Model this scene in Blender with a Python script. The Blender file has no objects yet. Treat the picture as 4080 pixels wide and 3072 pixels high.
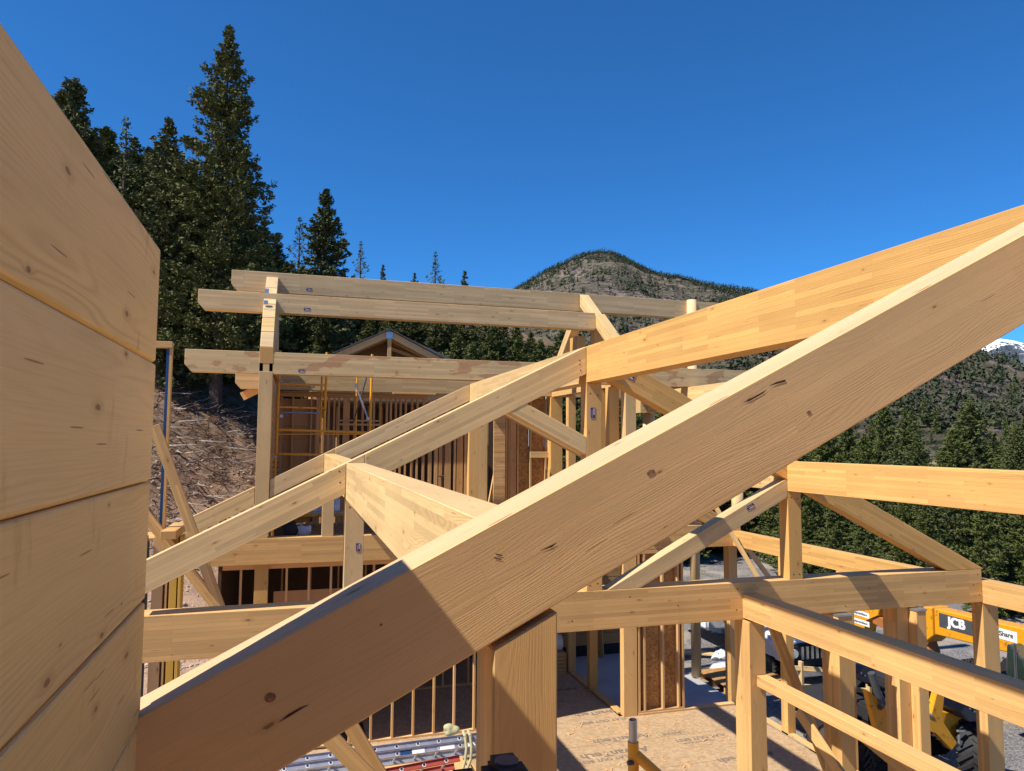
import bpy, bmesh, math, random
import numpy as np
from mathutils import Vector, Matrix, noise as mnoise
rad = math.radians
C = bpy.context.scene.collection
sc = bpy.context.scene

# ------------------------------------------------------------------ camera (eye at the origin, metres)
FPX, PITCH, ROLL, AZ = 2896.4, 0.0779978, 0.00612232, 0.289385183
F0 = Vector((math.sin(AZ), math.cos(AZ), 0)); R0 = Vector((math.cos(AZ), -math.sin(AZ), 0)); ZU = Vector((0, 0, 1))
CF = F0*math.cos(PITCH) + ZU*math.sin(PITCH); CU0 = ZU*math.cos(PITCH) - F0*math.sin(PITCH)
CR = R0*math.cos(ROLL) + CU0*math.sin(ROLL); CU = CU0*math.cos(ROLL) - R0*math.sin(ROLL)
cd = bpy.data.cameras.new('camera'); cam = bpy.data.objects.new('camera', cd); C.objects.link(cam)
cd.sensor_width = 36; cd.sensor_fit = 'HORIZONTAL'; cd.lens = FPX/4080*36
cd.clip_start = 0.05; cd.clip_end = 30000
cam.matrix_world = Matrix(((CR.x, CU.x, -CF.x, 0), (CR.y, CU.y, -CF.y, 0), (CR.z, CU.z, -CF.z, 0), (0, 0, 0, 1)))
sc.camera = cam

# ------------------------------------------------------------------ sky, sun, exposure
SUN = Vector((-0.79, -0.165, 1.0)).normalized()          # towards the sun
w = bpy.data.worlds.new('World'); sc.world = w; w.use_nodes = True
nt = w.node_tree; nt.nodes.clear()
out = nt.nodes.new('ShaderNodeOutputWorld'); bg = nt.nodes.new('ShaderNodeBackground'); sky = nt.nodes.new('ShaderNodeTexSky')
sky.sky_type = 'NISHITA'; sky.sun_disc = False
sky.sun_elevation = math.asin(SUN.z); sky.sun_rotation = math.atan2(SUN.x, SUN.y)
sky.altitude = 2600; sky.air_density = 1.0; sky.dust_density = 0.1; sky.ozone_density = 3.5
bg.inputs[1].default_value = 0.085
hs = nt.nodes.new('ShaderNodeHueSaturation'); hs.inputs['Saturation'].default_value = 1.0; hs.inputs['Value'].default_value = 1.0
nt.links.new(sky.outputs[0], hs.inputs['Color']); tn = nt.nodes.new('ShaderNodeMix'); tn.data_type = 'RGBA'; tn.blend_type = 'MULTIPLY'; tn.inputs[0].default_value = 1; tn.inputs[7].default_value = (.30, .89, 1.36, 1)
nt.links.new(hs.outputs[0], tn.inputs[6]); nt.links.new(tn.outputs[2], bg.inputs[0]); nt.links.new(bg.outputs[0], out.inputs[0])
sl = bpy.data.lights.new('sun', 'SUN'); sl.energy = 5.0; sl.angle = rad(0.53); sl.color = (1, 0.93, 0.82)
so = bpy.data.objects.new('sun', sl); C.objects.link(so); so.rotation_euler = SUN.to_track_quat('Z', 'Y').to_euler()
so.location = SUN*60
vs = sc.view_settings; vs.view_transform = 'Standard'; vs.look = 'None'; vs.exposure = 0.62; vs.gamma = 1.0
sc.render.engine = 'CYCLES'; sc.cycles.max_bounces = 8; sc.cycles.diffuse_bounces = 6

# ------------------------------------------------------------------ helpers
rng = random.Random(7)
def ray(x, y): return CF + CR*((x-2040)/FPX) + CU*((1536-y)/FPX)
def tag(o, label=None, cat=None, group=None, kind=None):
    if label: o['label'] = label
    if cat: o['category'] = cat
    if group: o['group'] = group
    if kind: o['kind'] = kind
    return o
def thing(name, label, cat, loc=(0, 0, 0), group=None, rotz=0):
    o = bpy.data.objects.new(name, None); C.objects.link(o); o.location = loc; o.rotation_euler = (0, 0, rotz)
    o.empty_display_size = 0.2
    return tag(o, label, cat, group)
def link(name, me, parent=None, world=True):
    o = bpy.data.objects.new(name, me); C.objects.link(o)
    if parent is not None:
        o.parent = parent
        if world:
            p = parent; off = Vector((0, 0, 0))
            while p: off += Vector(p.location); p = p.parent
            o.location = -off
    return o
def finish(name, bm, mats, parent=None, world=True, smooth=False):
    me = bpy.data.meshes.new(name); bm.to_mesh(me); bm.free()
    for m in (mats if isinstance(mats, (list, tuple)) else [mats]): me.materials.append(m)
    if smooth:
        for p in me.polygons: p.use_smooth = True
    return link(name, me, parent, world)
def V3(axis, a, b, c):            # (a, b) in the profile plane, c along the axis
    return {'x': (c, a, b), 'y': (a, c, b), 'z': (a, b, c)}[axis]
def wood_uv(bm, D, K=None, off=None):
    D = Vector(D).normalized()
    if K is None:
        K = Vector((0, 1, 0)) if abs(D.z) > .9 else (ZU - D*D.z)
    K = Vector(K).normalized(); W = D.cross(K)
    uv = bm.loops.layers.uv.verify()
    ou, ov = off or (rng.random()*60, rng.random()*30)
    for f in bm.faces:
        n = f.normal
        if abs(n.dot(D)) > .8: f.material_index = 2; a, b = W, K
        elif abs(n.dot(K)) > .75: f.material_index = 1; a, b = D, W
        else: f.material_index = 0; a, b = D, K
        for l in f.loops: l[uv].uv = (l.vert.co.dot(a)+ou, l.vert.co.dot(b)+ov+.7*f.material_index)
def prism(name, pts, axis, lo, hi, mats, D, parent=None, K=None, bev=.005):
    bm = bmesh.new()
    a = [bm.verts.new(V3(axis, p[0], p[1], lo)) for p in pts]; b = [bm.verts.new(V3(axis, p[0], p[1], hi)) for p in pts]
    n = len(pts); bm.faces.new(a); bm.faces.new(b[::-1])
    for i in range(n): bm.faces.new((a[i], b[i], b[(i+1) % n], a[(i+1) % n]))
    if bev: bmesh.ops.bevel(bm, geom=list(bm.edges), offset=bev, segments=1, affect='EDGES', clamp_overlap=True)
    bmesh.ops.recalc_face_normals(bm, faces=bm.faces); bm.normal_update()
    wood_uv(bm, D, K)
    return finish(name, bm, mats, parent)
def bx(name, x0, x1, y0, y1, z0, z1, mats, D, parent=None, K=None, bev=.004):
    return prism(name, [(x0, z0), (x1, z0), (x1, z1), (x0, z1)], 'y', y0, y1, mats, D, parent, K, bev)
def stick(name, a, b, wd, th, mats, parent=None, up=(0, 0, 1), bev=.003):     # board from a to b, width wd, thickness th
    a = Vector(a); b = Vector(b); D = (b-a).normalized(); up = Vector(up); K = (up - D*up.dot(D))
    if K.length < 1e-3: K = Vector((0, 1, 0))
    K.normalize(); W = D.cross(K)
    bm = bmesh.new(); vs = []
    for p in (a, b):
        for s, t in ((-1, -1), (1, -1), (1, 1), (-1, 1)): vs.append(bm.verts.new(p + W*s*th/2 + K*t*wd/2))
    bm.faces.new(vs[:4]); bm.faces.new(vs[4:][::-1])
    for i in range(4): bm.faces.new((vs[i], vs[4+i], vs[4+(i+1) % 4], vs[(i+1) % 4]))
    if bev: bmesh.ops.bevel(bm, geom=list(bm.edges), offset=bev, segments=1, affect='EDGES', clamp_overlap=True)
    bmesh.ops.recalc_face_normals(bm, faces=bm.faces); bm.normal_update()
    wood_uv(bm, D, K)
    return finish(name, bm, mats, parent)
def tube(bm, a, b, r, n=10, r2=None, cap=True):
    a = Vector(a); b = Vector(b); D = (b-a).normalized(); X = D.orthogonal().normalized(); Y = D.cross(X); r2 = r if r2 is None else r2
    va = [bm.verts.new(a+(X*math.cos(t)+Y*math.sin(t))*r) for t in [2*math.pi*i/n for i in range(n)]]
    vb = [bm.verts.new(b+(X*math.cos(t)+Y*math.sin(t))*r2) for t in [2*math.pi*i/n for i in range(n)]]
    for i in range(n): bm.faces.new((va[i], va[(i+1) % n], vb[(i+1) % n], vb[i]))
    if cap: bm.faces.new(va[::-1]); bm.faces.new(vb)
def tubes(name, segs, r, mat, parent=None, n=10):
    bm = bmesh.new()
    for s in segs: tube(bm, s[0], s[1], s[2] if len(s) > 2 else r, n)
    return finish(name, bm, mat, parent)
def cbx(bm, x0, x1, y0, y1, z0, z1, M=None):
    vs = [bm.verts.new((x, y, z)) for z in (z0, z1) for x, y in ((x0, y0), (x1, y0), (x1, y1), (x0, y1))]
    if M is not None:
        for v in vs: v.co = M @ v.co
    for q in ((3, 2, 1, 0), (4, 5, 6, 7), (0, 1, 5, 4), (1, 2, 6, 5), (2, 3, 7, 6), (3, 0, 4, 7)): bm.faces.new([vs[i] for i in q])
    return vs
def solid(name, boxes, mat, parent=None, bev=0.01):
    bm = bmesh.new()
    for b in boxes: cbx(bm, *b)
    if bev: bmesh.ops.bevel(bm, geom=list(bm.edges), offset=bev, segments=2, affect='EDGES', clamp_overlap=True)
    return finish(name, bm, mat, parent)

# ------------------------------------------------------------------ materials
class N:
    def __init__(s, name, rough=.7, spec=.3):
        s.m = bpy.data.materials.new(name); s.m.use_nodes = True; s.t = s.m.node_tree
        s.b = s.t.nodes['Principled BSDF']; s.b.inputs['Roughness'].default_value = rough
        s.b.inputs['Specular IOR Level'].default_value = spec
    def n(s, typ, **k):
        o = s.t.nodes.new('ShaderNode'+typ)
        for a, v in k.items(): setattr(o, a, v)
        return o
    def l(s, a, b): s.t.links.new(a, b)
    def v(s, sock, val):
        if isinstance(val, bpy.types.NodeSocket): s.l(val, sock)
        else: sock.default_value = val
    def math(s, op, a, b=0.0, c=None, clamp=False):
        o = s.n('Math', operation=op, use_clamp=clamp); s.v(o.inputs[0], a); s.v(o.inputs[1], b)
        if c is not None: s.v(o.inputs[2], c)
        return o.outputs[0]
    def mix(s, f, a, b, mode='MIX'):
        o = s.n('Mix', data_type='RGBA', blend_type=mode); s.v(o.inputs[0], f); s.v(o.inputs[6], a); s.v(o.inputs[7], b)
        return o.outputs[2]
    def noise(s, vec, scale, detail=4, rough=.55, dim='3D'):
        o = s.n('TexNoise', noise_dimensions=dim); s.v(o.inputs['Vector'], vec); o.inputs['Scale'].default_value = scale
        o.inputs['Detail'].default_value = detail; o.inputs['Roughness'].default_value = rough
        return o.outputs[0]
    def ramp(s, f, a, b):
        o = s.n('MapRange', interpolation_type='SMOOTHSTEP'); s.v(o.inputs[0], f); o.inputs[1].default_value = a; o.inputs[2].default_value = b
        return o.outputs[0]
    def sc(s, vec, v3):
        o = s.n('VectorMath', operation='MULTIPLY'); s.v(o.inputs[0], vec); o.inputs[1].default_value = v3
        return o.outputs[0]
    def base(s, col): s.v(s.b.inputs['Base Color'], col)
    def bump(s, h, strength, dist):
        o = s.n('Bump'); o.inputs['Strength'].default_value = strength; o.inputs['Distance'].default_value = dist
        s.l(h, o.inputs['Height']); s.l(o.outputs[0], s.b.inputs['Normal'])
def rgb(r, g, b): return (r, g, b, 1)

def wood_mat(name, ca, cb, lam=True, knots=1.0, stain=0.0, end=False, bumpk=1.0, dark=(.19, .09, .035), ringk=1.0, per=.0125, warpk=1.0, jk=1.0, tk=1.0, ks=1.0, streak=0.0):
    m = N(name, .62, .25)
    tc = m.n('TexCoord'); uv = tc.outputs['UV']
    sep = m.n('SeparateXYZ'); m.l(uv, sep.inputs[0]); u, v = sep.outputs[0], sep.outputs[1]
    if end:
        n1 = m.noise(m.sc(uv, (9, 9, 1)), 6, 4); n2 = m.noise(uv, 3.0, 2)
        d = m.n('TexWave', wave_type='RINGS'); m.v(d.inputs['Vector'], uv); d.inputs['Scale'].default_value = 22; d.inputs['Distortion'].default_value = 3
        col = m.mix(m.math('MULTIPLY', d.outputs[1], .45), rgb(*ca), rgb(*cb)); col = m.mix(m.math('MULTIPLY', n1, .5), col, rgb(*[c*.72 for c in cb]))
        m.base(col); m.bump(n1, .25, .002); return m.m
    # knots
    vo = m.n('TexVoronoi', voronoi_dimensions='2D', feature='F1'); m.v(vo.inputs['Vector'], m.sc(uv, (2.3, 6.2, 1))); vo.inputs['Scale'].default_value = 1
    vc = m.n('SeparateXYZ'); m.l(vo.outputs['Color'], vc.inputs[0])
    keep = m.math('GREATER_THAN', vc.outputs[0], 1-.42*knots)
    wob = m.math('ADD', vo.outputs['Distance'], m.math('MULTIPLY', m.math('SUBTRACT', m.noise(m.sc(uv, (40, 60, 1)), 1, 2), .5), .05))
    size = m.math('ADD', .016*ks, m.math('MULTIPLY', m.math('POWER', vc.outputs[1], 2.0), .055*ks))
    kn = m.math('SUBTRACT', 1.0, m.ramp(m.math('DIVIDE', wob, size), .7, 1.25)); kn = m.math('MULTIPLY', kn, keep)
    halo = m.math('MULTIPLY', m.math('SUBTRACT', 1.0, m.ramp(m.math('DIVIDE', wob, size), .8, 4.2)), keep)
    # laminations: board strips of random tone with staggered ends
    if lam:
        br = m.n('TexBrick', offset=.37, offset_frequency=2, squash=1); m.v(br.inputs['Vector'], uv)
        br.inputs['Color1'].default_value = rgb(0, 0, 0); br.inputs['Color2'].default_value = rgb(1, 1, 1); br.inputs['Mortar'].default_value = rgb(.5, .5, .5)
        br.inputs['Scale'].default_value = 1; br.inputs['Mortar Size'].default_value = .0011; br.inputs['Mortar Smooth'].default_value = .1
        br.inputs['Bias'].default_value = 0; br.inputs['Brick Width'].default_value = 1.15; br.inputs['Row Height'].default_value = .0425
        bv = br.outputs[0]; joint = br.outputs[1]
    else:
        bv = m.noise(m.sc(uv, (.25, 5, 1)), 1, 1); joint = None
    warp = m.math('MULTIPLY', m.math('SUBTRACT', m.noise(m.sc(uv, (.8, 5, 1)), 1, 2), .5), .12*warpk)
    vv = m.math('ADD', m.math('ADD', v, warp), m.math('MULTIPLY', bv, .31)); vv = m.math('ADD', vv, m.math('MULTIPLY', halo, .012))
    ring = m.math('SINE', m.math('MULTIPLY', vv, 2*math.pi/per)); ring = m.math('MULTIPLY_ADD', ring, .5, .5)
    ring = m.math('POWER', ring, 2.2)
    amp = m.ramp(m.noise(m.sc(uv, (.5, 3, 1)), 1.3, 2), .32, .68)
    ring = m.math('MULTIPLY', ring, m.math('ADD', m.math('MULTIPLY', amp, .75), .12))
    fine = m.noise(m.sc(uv, (3, 260, 1)), 1, 3, .6); fleck = m.noise(m.sc(uv, (14, 140, 1)), 1, 2, .5)
    col = m.mix(m.math('MULTIPLY', ring, .42*ringk), rgb(*ca), rgb(*cb))
    col = m.mix(m.math('MULTIPLY', m.ramp(fine, .45, .75), .26), col, rgb(*cb))
    tone = m.math('MULTIPLY_ADD', bv, .30*tk, 1-.15*tk); blot = m.math('MULTIPLY_ADD', m.noise(m.sc(uv, (1.2, 2.5, 1)), 1, 3), .30, .85)
    oi = m.n('ObjectInfo'); ton2 = m.math('MULTIPLY_ADD', oi.outputs['Random'], .20, .90)
    t3 = m.math('MULTIPLY', m.math('MULTIPLY', tone, blot), ton2)
    cm = m.n('CombineXYZ'); m.l(t3, cm.inputs[0]); r2_ = m.math('FRACT', m.math('MULTIPLY', oi.outputs['Random'], 7.3))
    m.l(m.math('MULTIPLY', t3, m.math('MULTIPLY_ADD', r2_, .07, .965)), cm.inputs[1]); m.l(m.math('MULTIPLY', t3, m.math('MULTIPLY_ADD', r2_, .30, .85)), cm.inputs[2])
    col = m.mix(1.0, col, cm.outputs[0], 'MULTIPLY')
    col = m.mix(m.math('MULTIPLY', halo, .30), col, rgb(cb[0]*.82, cb[1]*.66, cb[2]*.5))
    col = m.mix(m.math('MULTIPLY', kn, .72), col, rgb(*dark))
    if streak:
        sk = m.ramp(m.noise(m.sc(uv, (5.5, 1.6, 1)), 1.6, 4, .6), .60, .72)
        col = m.mix(m.math('MULTIPLY', sk, streak), col, rgb(cb[0]*.62, cb[1]*.5, cb[2]*.45))
    # resin checks and dark dashes along the grain
    ck = m.n('TexVoronoi', voronoi_dimensions='2D', feature='F1'); m.v(ck.inputs['Vector'], m.sc(uv, (1.3, 34, 1))); ck.inputs['Scale'].default_value = 1
    cs = m.n('SeparateXYZ'); m.l(ck.outputs['Color'], cs.inputs[0])
    chk = m.math('MULTIPLY', m.math('LESS_THAN', ck.outputs['Distance'], .055), m.math('GREATER_THAN', cs.outputs[1], .80))
    col = m.mix(m.math('MULTIPLY', chk, .65), col, rgb(*dark))
    if joint is not None: col = m.mix(m.math('MULTIPLY', joint, .38*jk), col, rgb(*[c*.45 for c in cb]))
    if stain:
        st = m.ramp(m.noise(m.sc(uv, (1.1, 2.6, 1)), 1.4, 3, .5), .56, .585)
        col = m.mix(m.math('MULTIPLY', st, stain), col, rgb(.36, .15, .065))
    m.base(col)
    h = m.math('ADD', m.math('MULTIPLY', ring, -.5), m.math('MULTIPLY', fine, .9)); h = m.math('ADD', h, m.math('MULTIPLY', fleck, .5))
    h = m.math('SUBTRACT', h, m.math('MULTIPLY', chk, 2.0)); h = m.math('ADD', h, m.math('MULTIPLY', kn, .6)); h = m.math('ADD', h, m.math('MULTIPLY', bv, .35*jk))
    m.bump(h, .42*bumpk, .0022)
    return m.m
CA, CB = (.60, .355, .125), (.42, .205, .06)          # amber spruce
PA, PB = (.60, .42, .205), (.46, .29, .125)          # paler spruce
GLU = [wood_mat('glulam_amber', CA, CB), wood_mat('spruce_board_amber', CA, CB, lam=False), wood_mat('end_grain_amber', CA, CB, end=True)]
PAL = [wood_mat('glulam_pale', PA, PB), wood_mat('spruce_board_pale', PA, PB, lam=False), wood_mat('end_grain_pale', PA, PB, end=True)]
STA = [wood_mat('glulam_water_stained', PA, PB, stain=.55), PAL[1], PAL[2]]
LOG = [wood_mat('log_plank', (.80, .55, .23), (.52, .31, .10), lam=False, knots=1.7, ks=.55, streak=.34, bumpk=1.2, ringk=1.15, per=.017, warpk=1.6)]*2 + [GLU[2]]
BIG = [wood_mat('rough_glulam', (.68, .42, .18), (.52, .295, .11), lam=True, knots=.5, ks=.6, bumpk=.42, ringk=.6, per=.0105, warpk=1.9, jk=.35, tk=.35), wood_mat('rafter_top', (.56, .35, .185), (.42, .24, .11), lam=False, bumpk=.8, ringk=1.2), PAL[2]]
CAT = [wood_mat('cathedral_grain', (.60, .43, .21), (.40, .25, .10), lam=True, knots=.5, bumpk=1.0, ringk=1.25, per=.020, warpk=3.2, jk=.4), PAL[1], PAL[2]]
s1 = wood_mat('stud_fir', (.60, .36, .15), (.42, .21, .07), lam=False); STU = [s1, s1, GLU[2]]
s2 = wood_mat('stud_red_fir', (.60, .32, .13), (.42, .18, .06), lam=False); RED = [s2, s2, GLU[2]]
s3 = wood_mat('lvl_yellow', (.62, .38, .07), (.46, .24, .03), lam=False, knots=.2); LVL = [s3, s3, s3]
s4 = wood_mat('plank_siding', (.60, .36, .15), (.44, .22, .07), lam=True, knots=.6); PLK = [s4, s4, GLU[2]]
s5 = wood_mat('plywood_brown', (.54, .30, .125), (.38, .18, .065), lam=False); PLY = [s5, s5, s5]

def osb_mat(name, ca, cb, sx=14):
    m = N(name, .75, .2); tc = m.n('TexCoord')
    P = tc.outputs['Object']
    v1 = m.n('TexVoronoi', feature='F1'); wv = m.n('VectorMath', operation='ADD'); m.l(P, wv.inputs[0])
    nz = m.n('TexNoise'); m.l(P, nz.inputs['Vector']); nz.inputs['Scale'].default_value = 9
    sc_ = m.n('VectorMath', operation='SCALE'); m.l(nz.outputs[1], sc_.inputs[0]); sc_.inputs['Scale'].default_value = .16; m.l(sc_.outputs[0], wv.inputs[1])
    m.l(wv.outputs[0], v1.inputs['Vector']); v1.inputs['Scale'].default_value = sx*2.0
    s = m.n('SeparateXYZ'); m.l(v1.outputs['Color'], s.inputs[0])
    col = m.mix(s.outputs[0], rgb(*ca), rgb(*cb)); nn = m.noise(P, 60, 3); col = m.mix(m.math('MULTIPLY', m.ramp(nn, .55, .7), .35), col, rgb(*[c*.45 for c in cb]))
    m.base(col); m.bump(s.outputs[0], .3, .002)
    return m.m
OSB = osb_mat('osb_board', (.50, .28, .10), (.27, .125, .04))
SUB = osb_mat('subfloor_board', (.45, .32, .19), (.34, .225, .125), 9)

def plain(name, col, rough=.5, metal=0., spec=.4, var=.12, scale=4, bump=0.):
    m = N(name, rough, spec); tc = m.n('TexCoord'); P = tc.outputs['Object']
    n1 = m.noise(P, scale, 5); c = m.mix(m.ramp(n1, .3, .7), rgb(*[x*(1-var) for x in col]), rgb(*[min(1, x*(1+var)) for x in col]))
    m.base(c); m.b.inputs['Metallic'].default_value = metal
    if bump: m.bump(m.noise(P, scale*12, 3), bump, .004)
    return m.m
def worn(name, col, dirt, rough=.45):
    m = N(name, rough, .5); tc = m.n('TexCoord'); P = tc.outputs['Object']
    a = m.ramp(m.noise(P, 5, 8, .7), .56, .66); c = m.mix(m.math('MULTIPLY', a, .75), rgb(*col), rgb(*dirt))
    m.base(c); return m.m
YEL = worn('scaffold_yellow', (.80, .36, .02), (.12, .06, .03)); MYEL = worn('machine_yellow', (.66, .29, .010), (.16, .085, .03), .42)
STEEL = plain('galvanised_steel', (.45, .47, .50), .38, .8); BLK = plain('black_rubber', (.02, .02, .022), .75); DKG = plain('dark_grey_paint', (.06, .065, .075), .5)
ALU = plain('aluminium', (.50, .52, .58), .4, .75, scale=9); FRED = plain('red_fibreglass', (.34, .06, .045), .45); WHT = plain('white_paint', (.75, .76, .78), .3)
BLUE = plain('blue_paint', (.006, .05, .16), .45); CONC = plain('concrete_slab', (.36, .36, .37), .85, var=.1, scale=1.3, bump=.1)
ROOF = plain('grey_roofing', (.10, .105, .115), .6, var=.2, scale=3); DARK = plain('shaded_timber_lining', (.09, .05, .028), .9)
GRN = plain('tinted_glass', (.02, .032, .026), .06, 0, .9, scale=2); CHR = plain('chrome', (.7, .72, .75), .18, 1.0)
TAGM = plain('maroon_label', (.10, .018, .05), .5, var=.05); TAGW = plain('white_label', (.62, .60, .62), .5, var=.05)
INK = plain('black_ink', (.17, .135, .11), .8, var=.05); HOSE = plain('yellow_webbing', (.42, .39, .22), .8); LGT = plain('lens_glass', (.7, .72, .72), .1, 0, .8)
ROPE = plain('white_plastic_sheet', (.65, .68, .72), .35)

def sticker(parent, a, ux, uz, wd, ht, n=(0, -1, 0)):
    """maroon mill label: a plate, a white bar and a small roundel, flat on the face"""
    a = Vector(a); ux = Vector(ux).normalized(); uz = Vector(uz).normalized(); n = Vector(n)
    bm = bmesh.new()
    def q(x0, x1, z0, z1, mi, d):
        f = bm.faces.new([bm.verts.new(a+ux*x+uz*z+n*d) for x, z in ((x0, z0), (x1, z0), (x1, z1), (x0, z1))]); f.material_index = mi
    q(-.05, 1.05, -.08, 1.08, 1, .002); q(0, 1, 0, 1, 0, .003) if False else None
    bm.free(); bm = bmesh.new()
    def q2(x0, x1, z0, z1, mi, d):
        f = bm.faces.new([bm.verts.new(a+ux*x*wd+uz*z*ht+n*d) for x, z in ((x0, z0), (x1, z0), (x1, z1), (x0, z1))]); f.material_index = mi
    q2(-.04, 1.04, -.07, 1.07, 1, .003); q2(0, 1, 0, 1, 0, .0045); q2(.3, .92, .14, .34, 1, .006); q2(.06, .8, .62, .70, 1, .006)
    bmesh.ops.recalc_face_normals(bm, faces=bm.faces)
    return finish('mill_label', bm, [TAGM, TAGW], parent)
def text(name, s, size, M, mat, parent=None, ext=.001, bold=0.0):
    cu = bpy.data.curves.new(name, 'FONT'); cu.body = s; cu.size = size; cu.extrude = ext; cu.resolution_u = 6; cu.align_x = 'CENTER'; cu.align_y = 'CENTER'
    o = bpy.data.objects.new(name, cu); C.objects.link(o)
    dg = bpy.context.evaluated_depsgraph_get(); me = bpy.data.meshes.new_from_object(o.evaluated_get(dg)); bpy.data.objects.remove(o)
    if bold:
        bm = bmesh.new()
        for i, (dx, dy) in enumerate(((0, 0), (1, .6), (-1, -.6), (1, -.6), (-1, .6))):
            b0 = len(bm.verts); bm.from_mesh(me); bm.verts.ensure_lookup_table()
            for v in bm.verts[b0:]: v.co += Vector((dx*bold, dy*bold, i*.0003))
        bm.to_mesh(me); bm.free()
    me.transform(M); me.materials.clear(); me.materials.append(mat)
    for p in me.polygons: p.material_index = 0
    return link(name, me, parent)
def basis(o, x, y):
    x = Vector(x).normalized(); y = Vector(y).normalized(); z = x.cross(y); o = Vector(o)
    return Matrix(((x.x, y.x, z.x, o.x), (x.y, y.y, z.y, o.y), (x.z, y.z, z.z, o.z), (0, 0, 0, 1)))

# ------------------------------------------------------------------ terrain
def sstep(a, b, x):
    t = min(1, max(0, (x-a)/(b-a))); return t*t*(3-2*t)
def G(x, y):
    s = -.6*(x+2.7) + .8*(y-26.9)
    az = math.degrees(math.atan2(x, max(y, .01))) if y > 0 else (0 if x < 0 else 90)
    fade = 1 - sstep(22, 36, az)
    h = 0
    if s > 0: h = .57*s if s > 3 else .57*s*s/6*1.0 + .0
    if s > 3: h = .57*(s-1.5)
    h = min(h, 22 + .04*h)*fade*(1-sstep(60, 130, s))
    z = -6.2 + h
    d = math.hypot(x, y)
    if d < 160:
        k = sstep(-1, 6, s)*fade
        z += (mnoise.noise(Vector((x*.35, y*.35, 1)))*.55 + mnoise.noise(Vector((x*1.3, y*1.3, 4)))*.22)*k + mnoise.noise(Vector((x*.2, y*.2, 8)))*.06
    return z
def ground_mesh():
    rs = [0.5]
    while rs[-1] < 12000: rs.append(rs[-1]*1.035 + .12)
    fine = [rad(a) for a in np.arange(-22, 62, .45)]; coarse = [rad(a) for a in np.arange(62, 338, 6)]
    azs = fine + coarse; na = len(azs)
    V = [(0, 0, -6.2)]; Fc = []
    for r in rs:
        for a in azs:
            x, y = r*math.sin(a), r*math.cos(a); V.append((x, y, G(x, y)))
    for j in range(na): Fc.append((0, 1+j, 1+(j+1) % na))
    for i in range(len(rs)-1):
        for j in range(na):
            a = 1+i*na+j; b = 1+i*na+(j+1) % na; Fc.append((a, a+na, b+na, b))
    me = bpy.data.meshes.new('ground'); me.from_pydata(V, [], [f[::-1] for f in Fc]); me.update()
    bm = bmesh.new(); bm.from_mesh(me); bmesh.ops.recalc_face_normals(bm, faces=bm.faces)
    if sum(f.normal.z for f in bm.faces) < 0: bmesh.ops.reverse_faces(bm, faces=bm.faces)
    bm.to_mesh(me); bm.free()
    for p in me.polygons: p.use_smooth = True
    return me
m = N('ground_soil', .95, .1); tc = m.n('TexCoord'); P = tc.outputs['Object']; sp = m.n('SeparateXYZ'); m.l(P, sp.inputs[0])
big = m.noise(P, .35, 4); fin = m.noise(P, 14, 6, .7); mid = m.noise(P, 2.2, 5, .65)
dirt = m.mix(m.ramp(mid, .35, .65), rgb(.40, .27, .18), rgb(.29, .185, .12)); dirt = m.mix(m.ramp(fin, .45, .7), dirt, rgb(.48, .36, .27))
duff = m.mix(m.ramp(mid, .4, .65), rgb(.13, .080, .050), rgb(.25, .165, .11)); duff = m.mix(m.ramp(fin, .56, .72), duff, rgb(.33, .25, .19))
grav = m.mix(m.ramp(m.noise(P, 26, 4, .8), .4, .62), rgb(.075, .075, .085), rgb(.30, .28, .27)); grav = m.mix(m.ramp(m.noise(P, .7, 4), .45, .62), grav, rgb(.30, .26, .22))
field = m.mix(m.ramp(m.noise(P, .02, 5), .4, .6), rgb(.24, .20, .11), rgb(.12, .12, .05))
up = m.ramp(m.math('ADD', sp.outputs[2], m.math('MULTIPLY_ADD', big, 3.0, -1.5)), -3.8, -1.8)
col = m.mix(up, dirt, duff)
yard = m.ramp(m.math('ADD', sp.outputs[0], m.math('MULTIPLY_ADD', big, 4, -2)), 4.5, 6.5)
low = m.math('SUBTRACT', 1.0, m.ramp(sp.outputs[2], -5.9, -5.3))
col = m.mix(m.math('MULTIPLY', yard, low), col, grav)
far = m.ramp(m.math('ADD', sp.outputs[0], sp.outputs[1]), 120, 190)
col = m.mix(far, col, field); m.base(col); m.bump(m.math('ADD', fin, m.math('MULTIPLY', mid, 2)), .7, .06)
g = link('ground', ground_mesh()); g.data.materials.append(m.m); tag(g, kind='structure')

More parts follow.
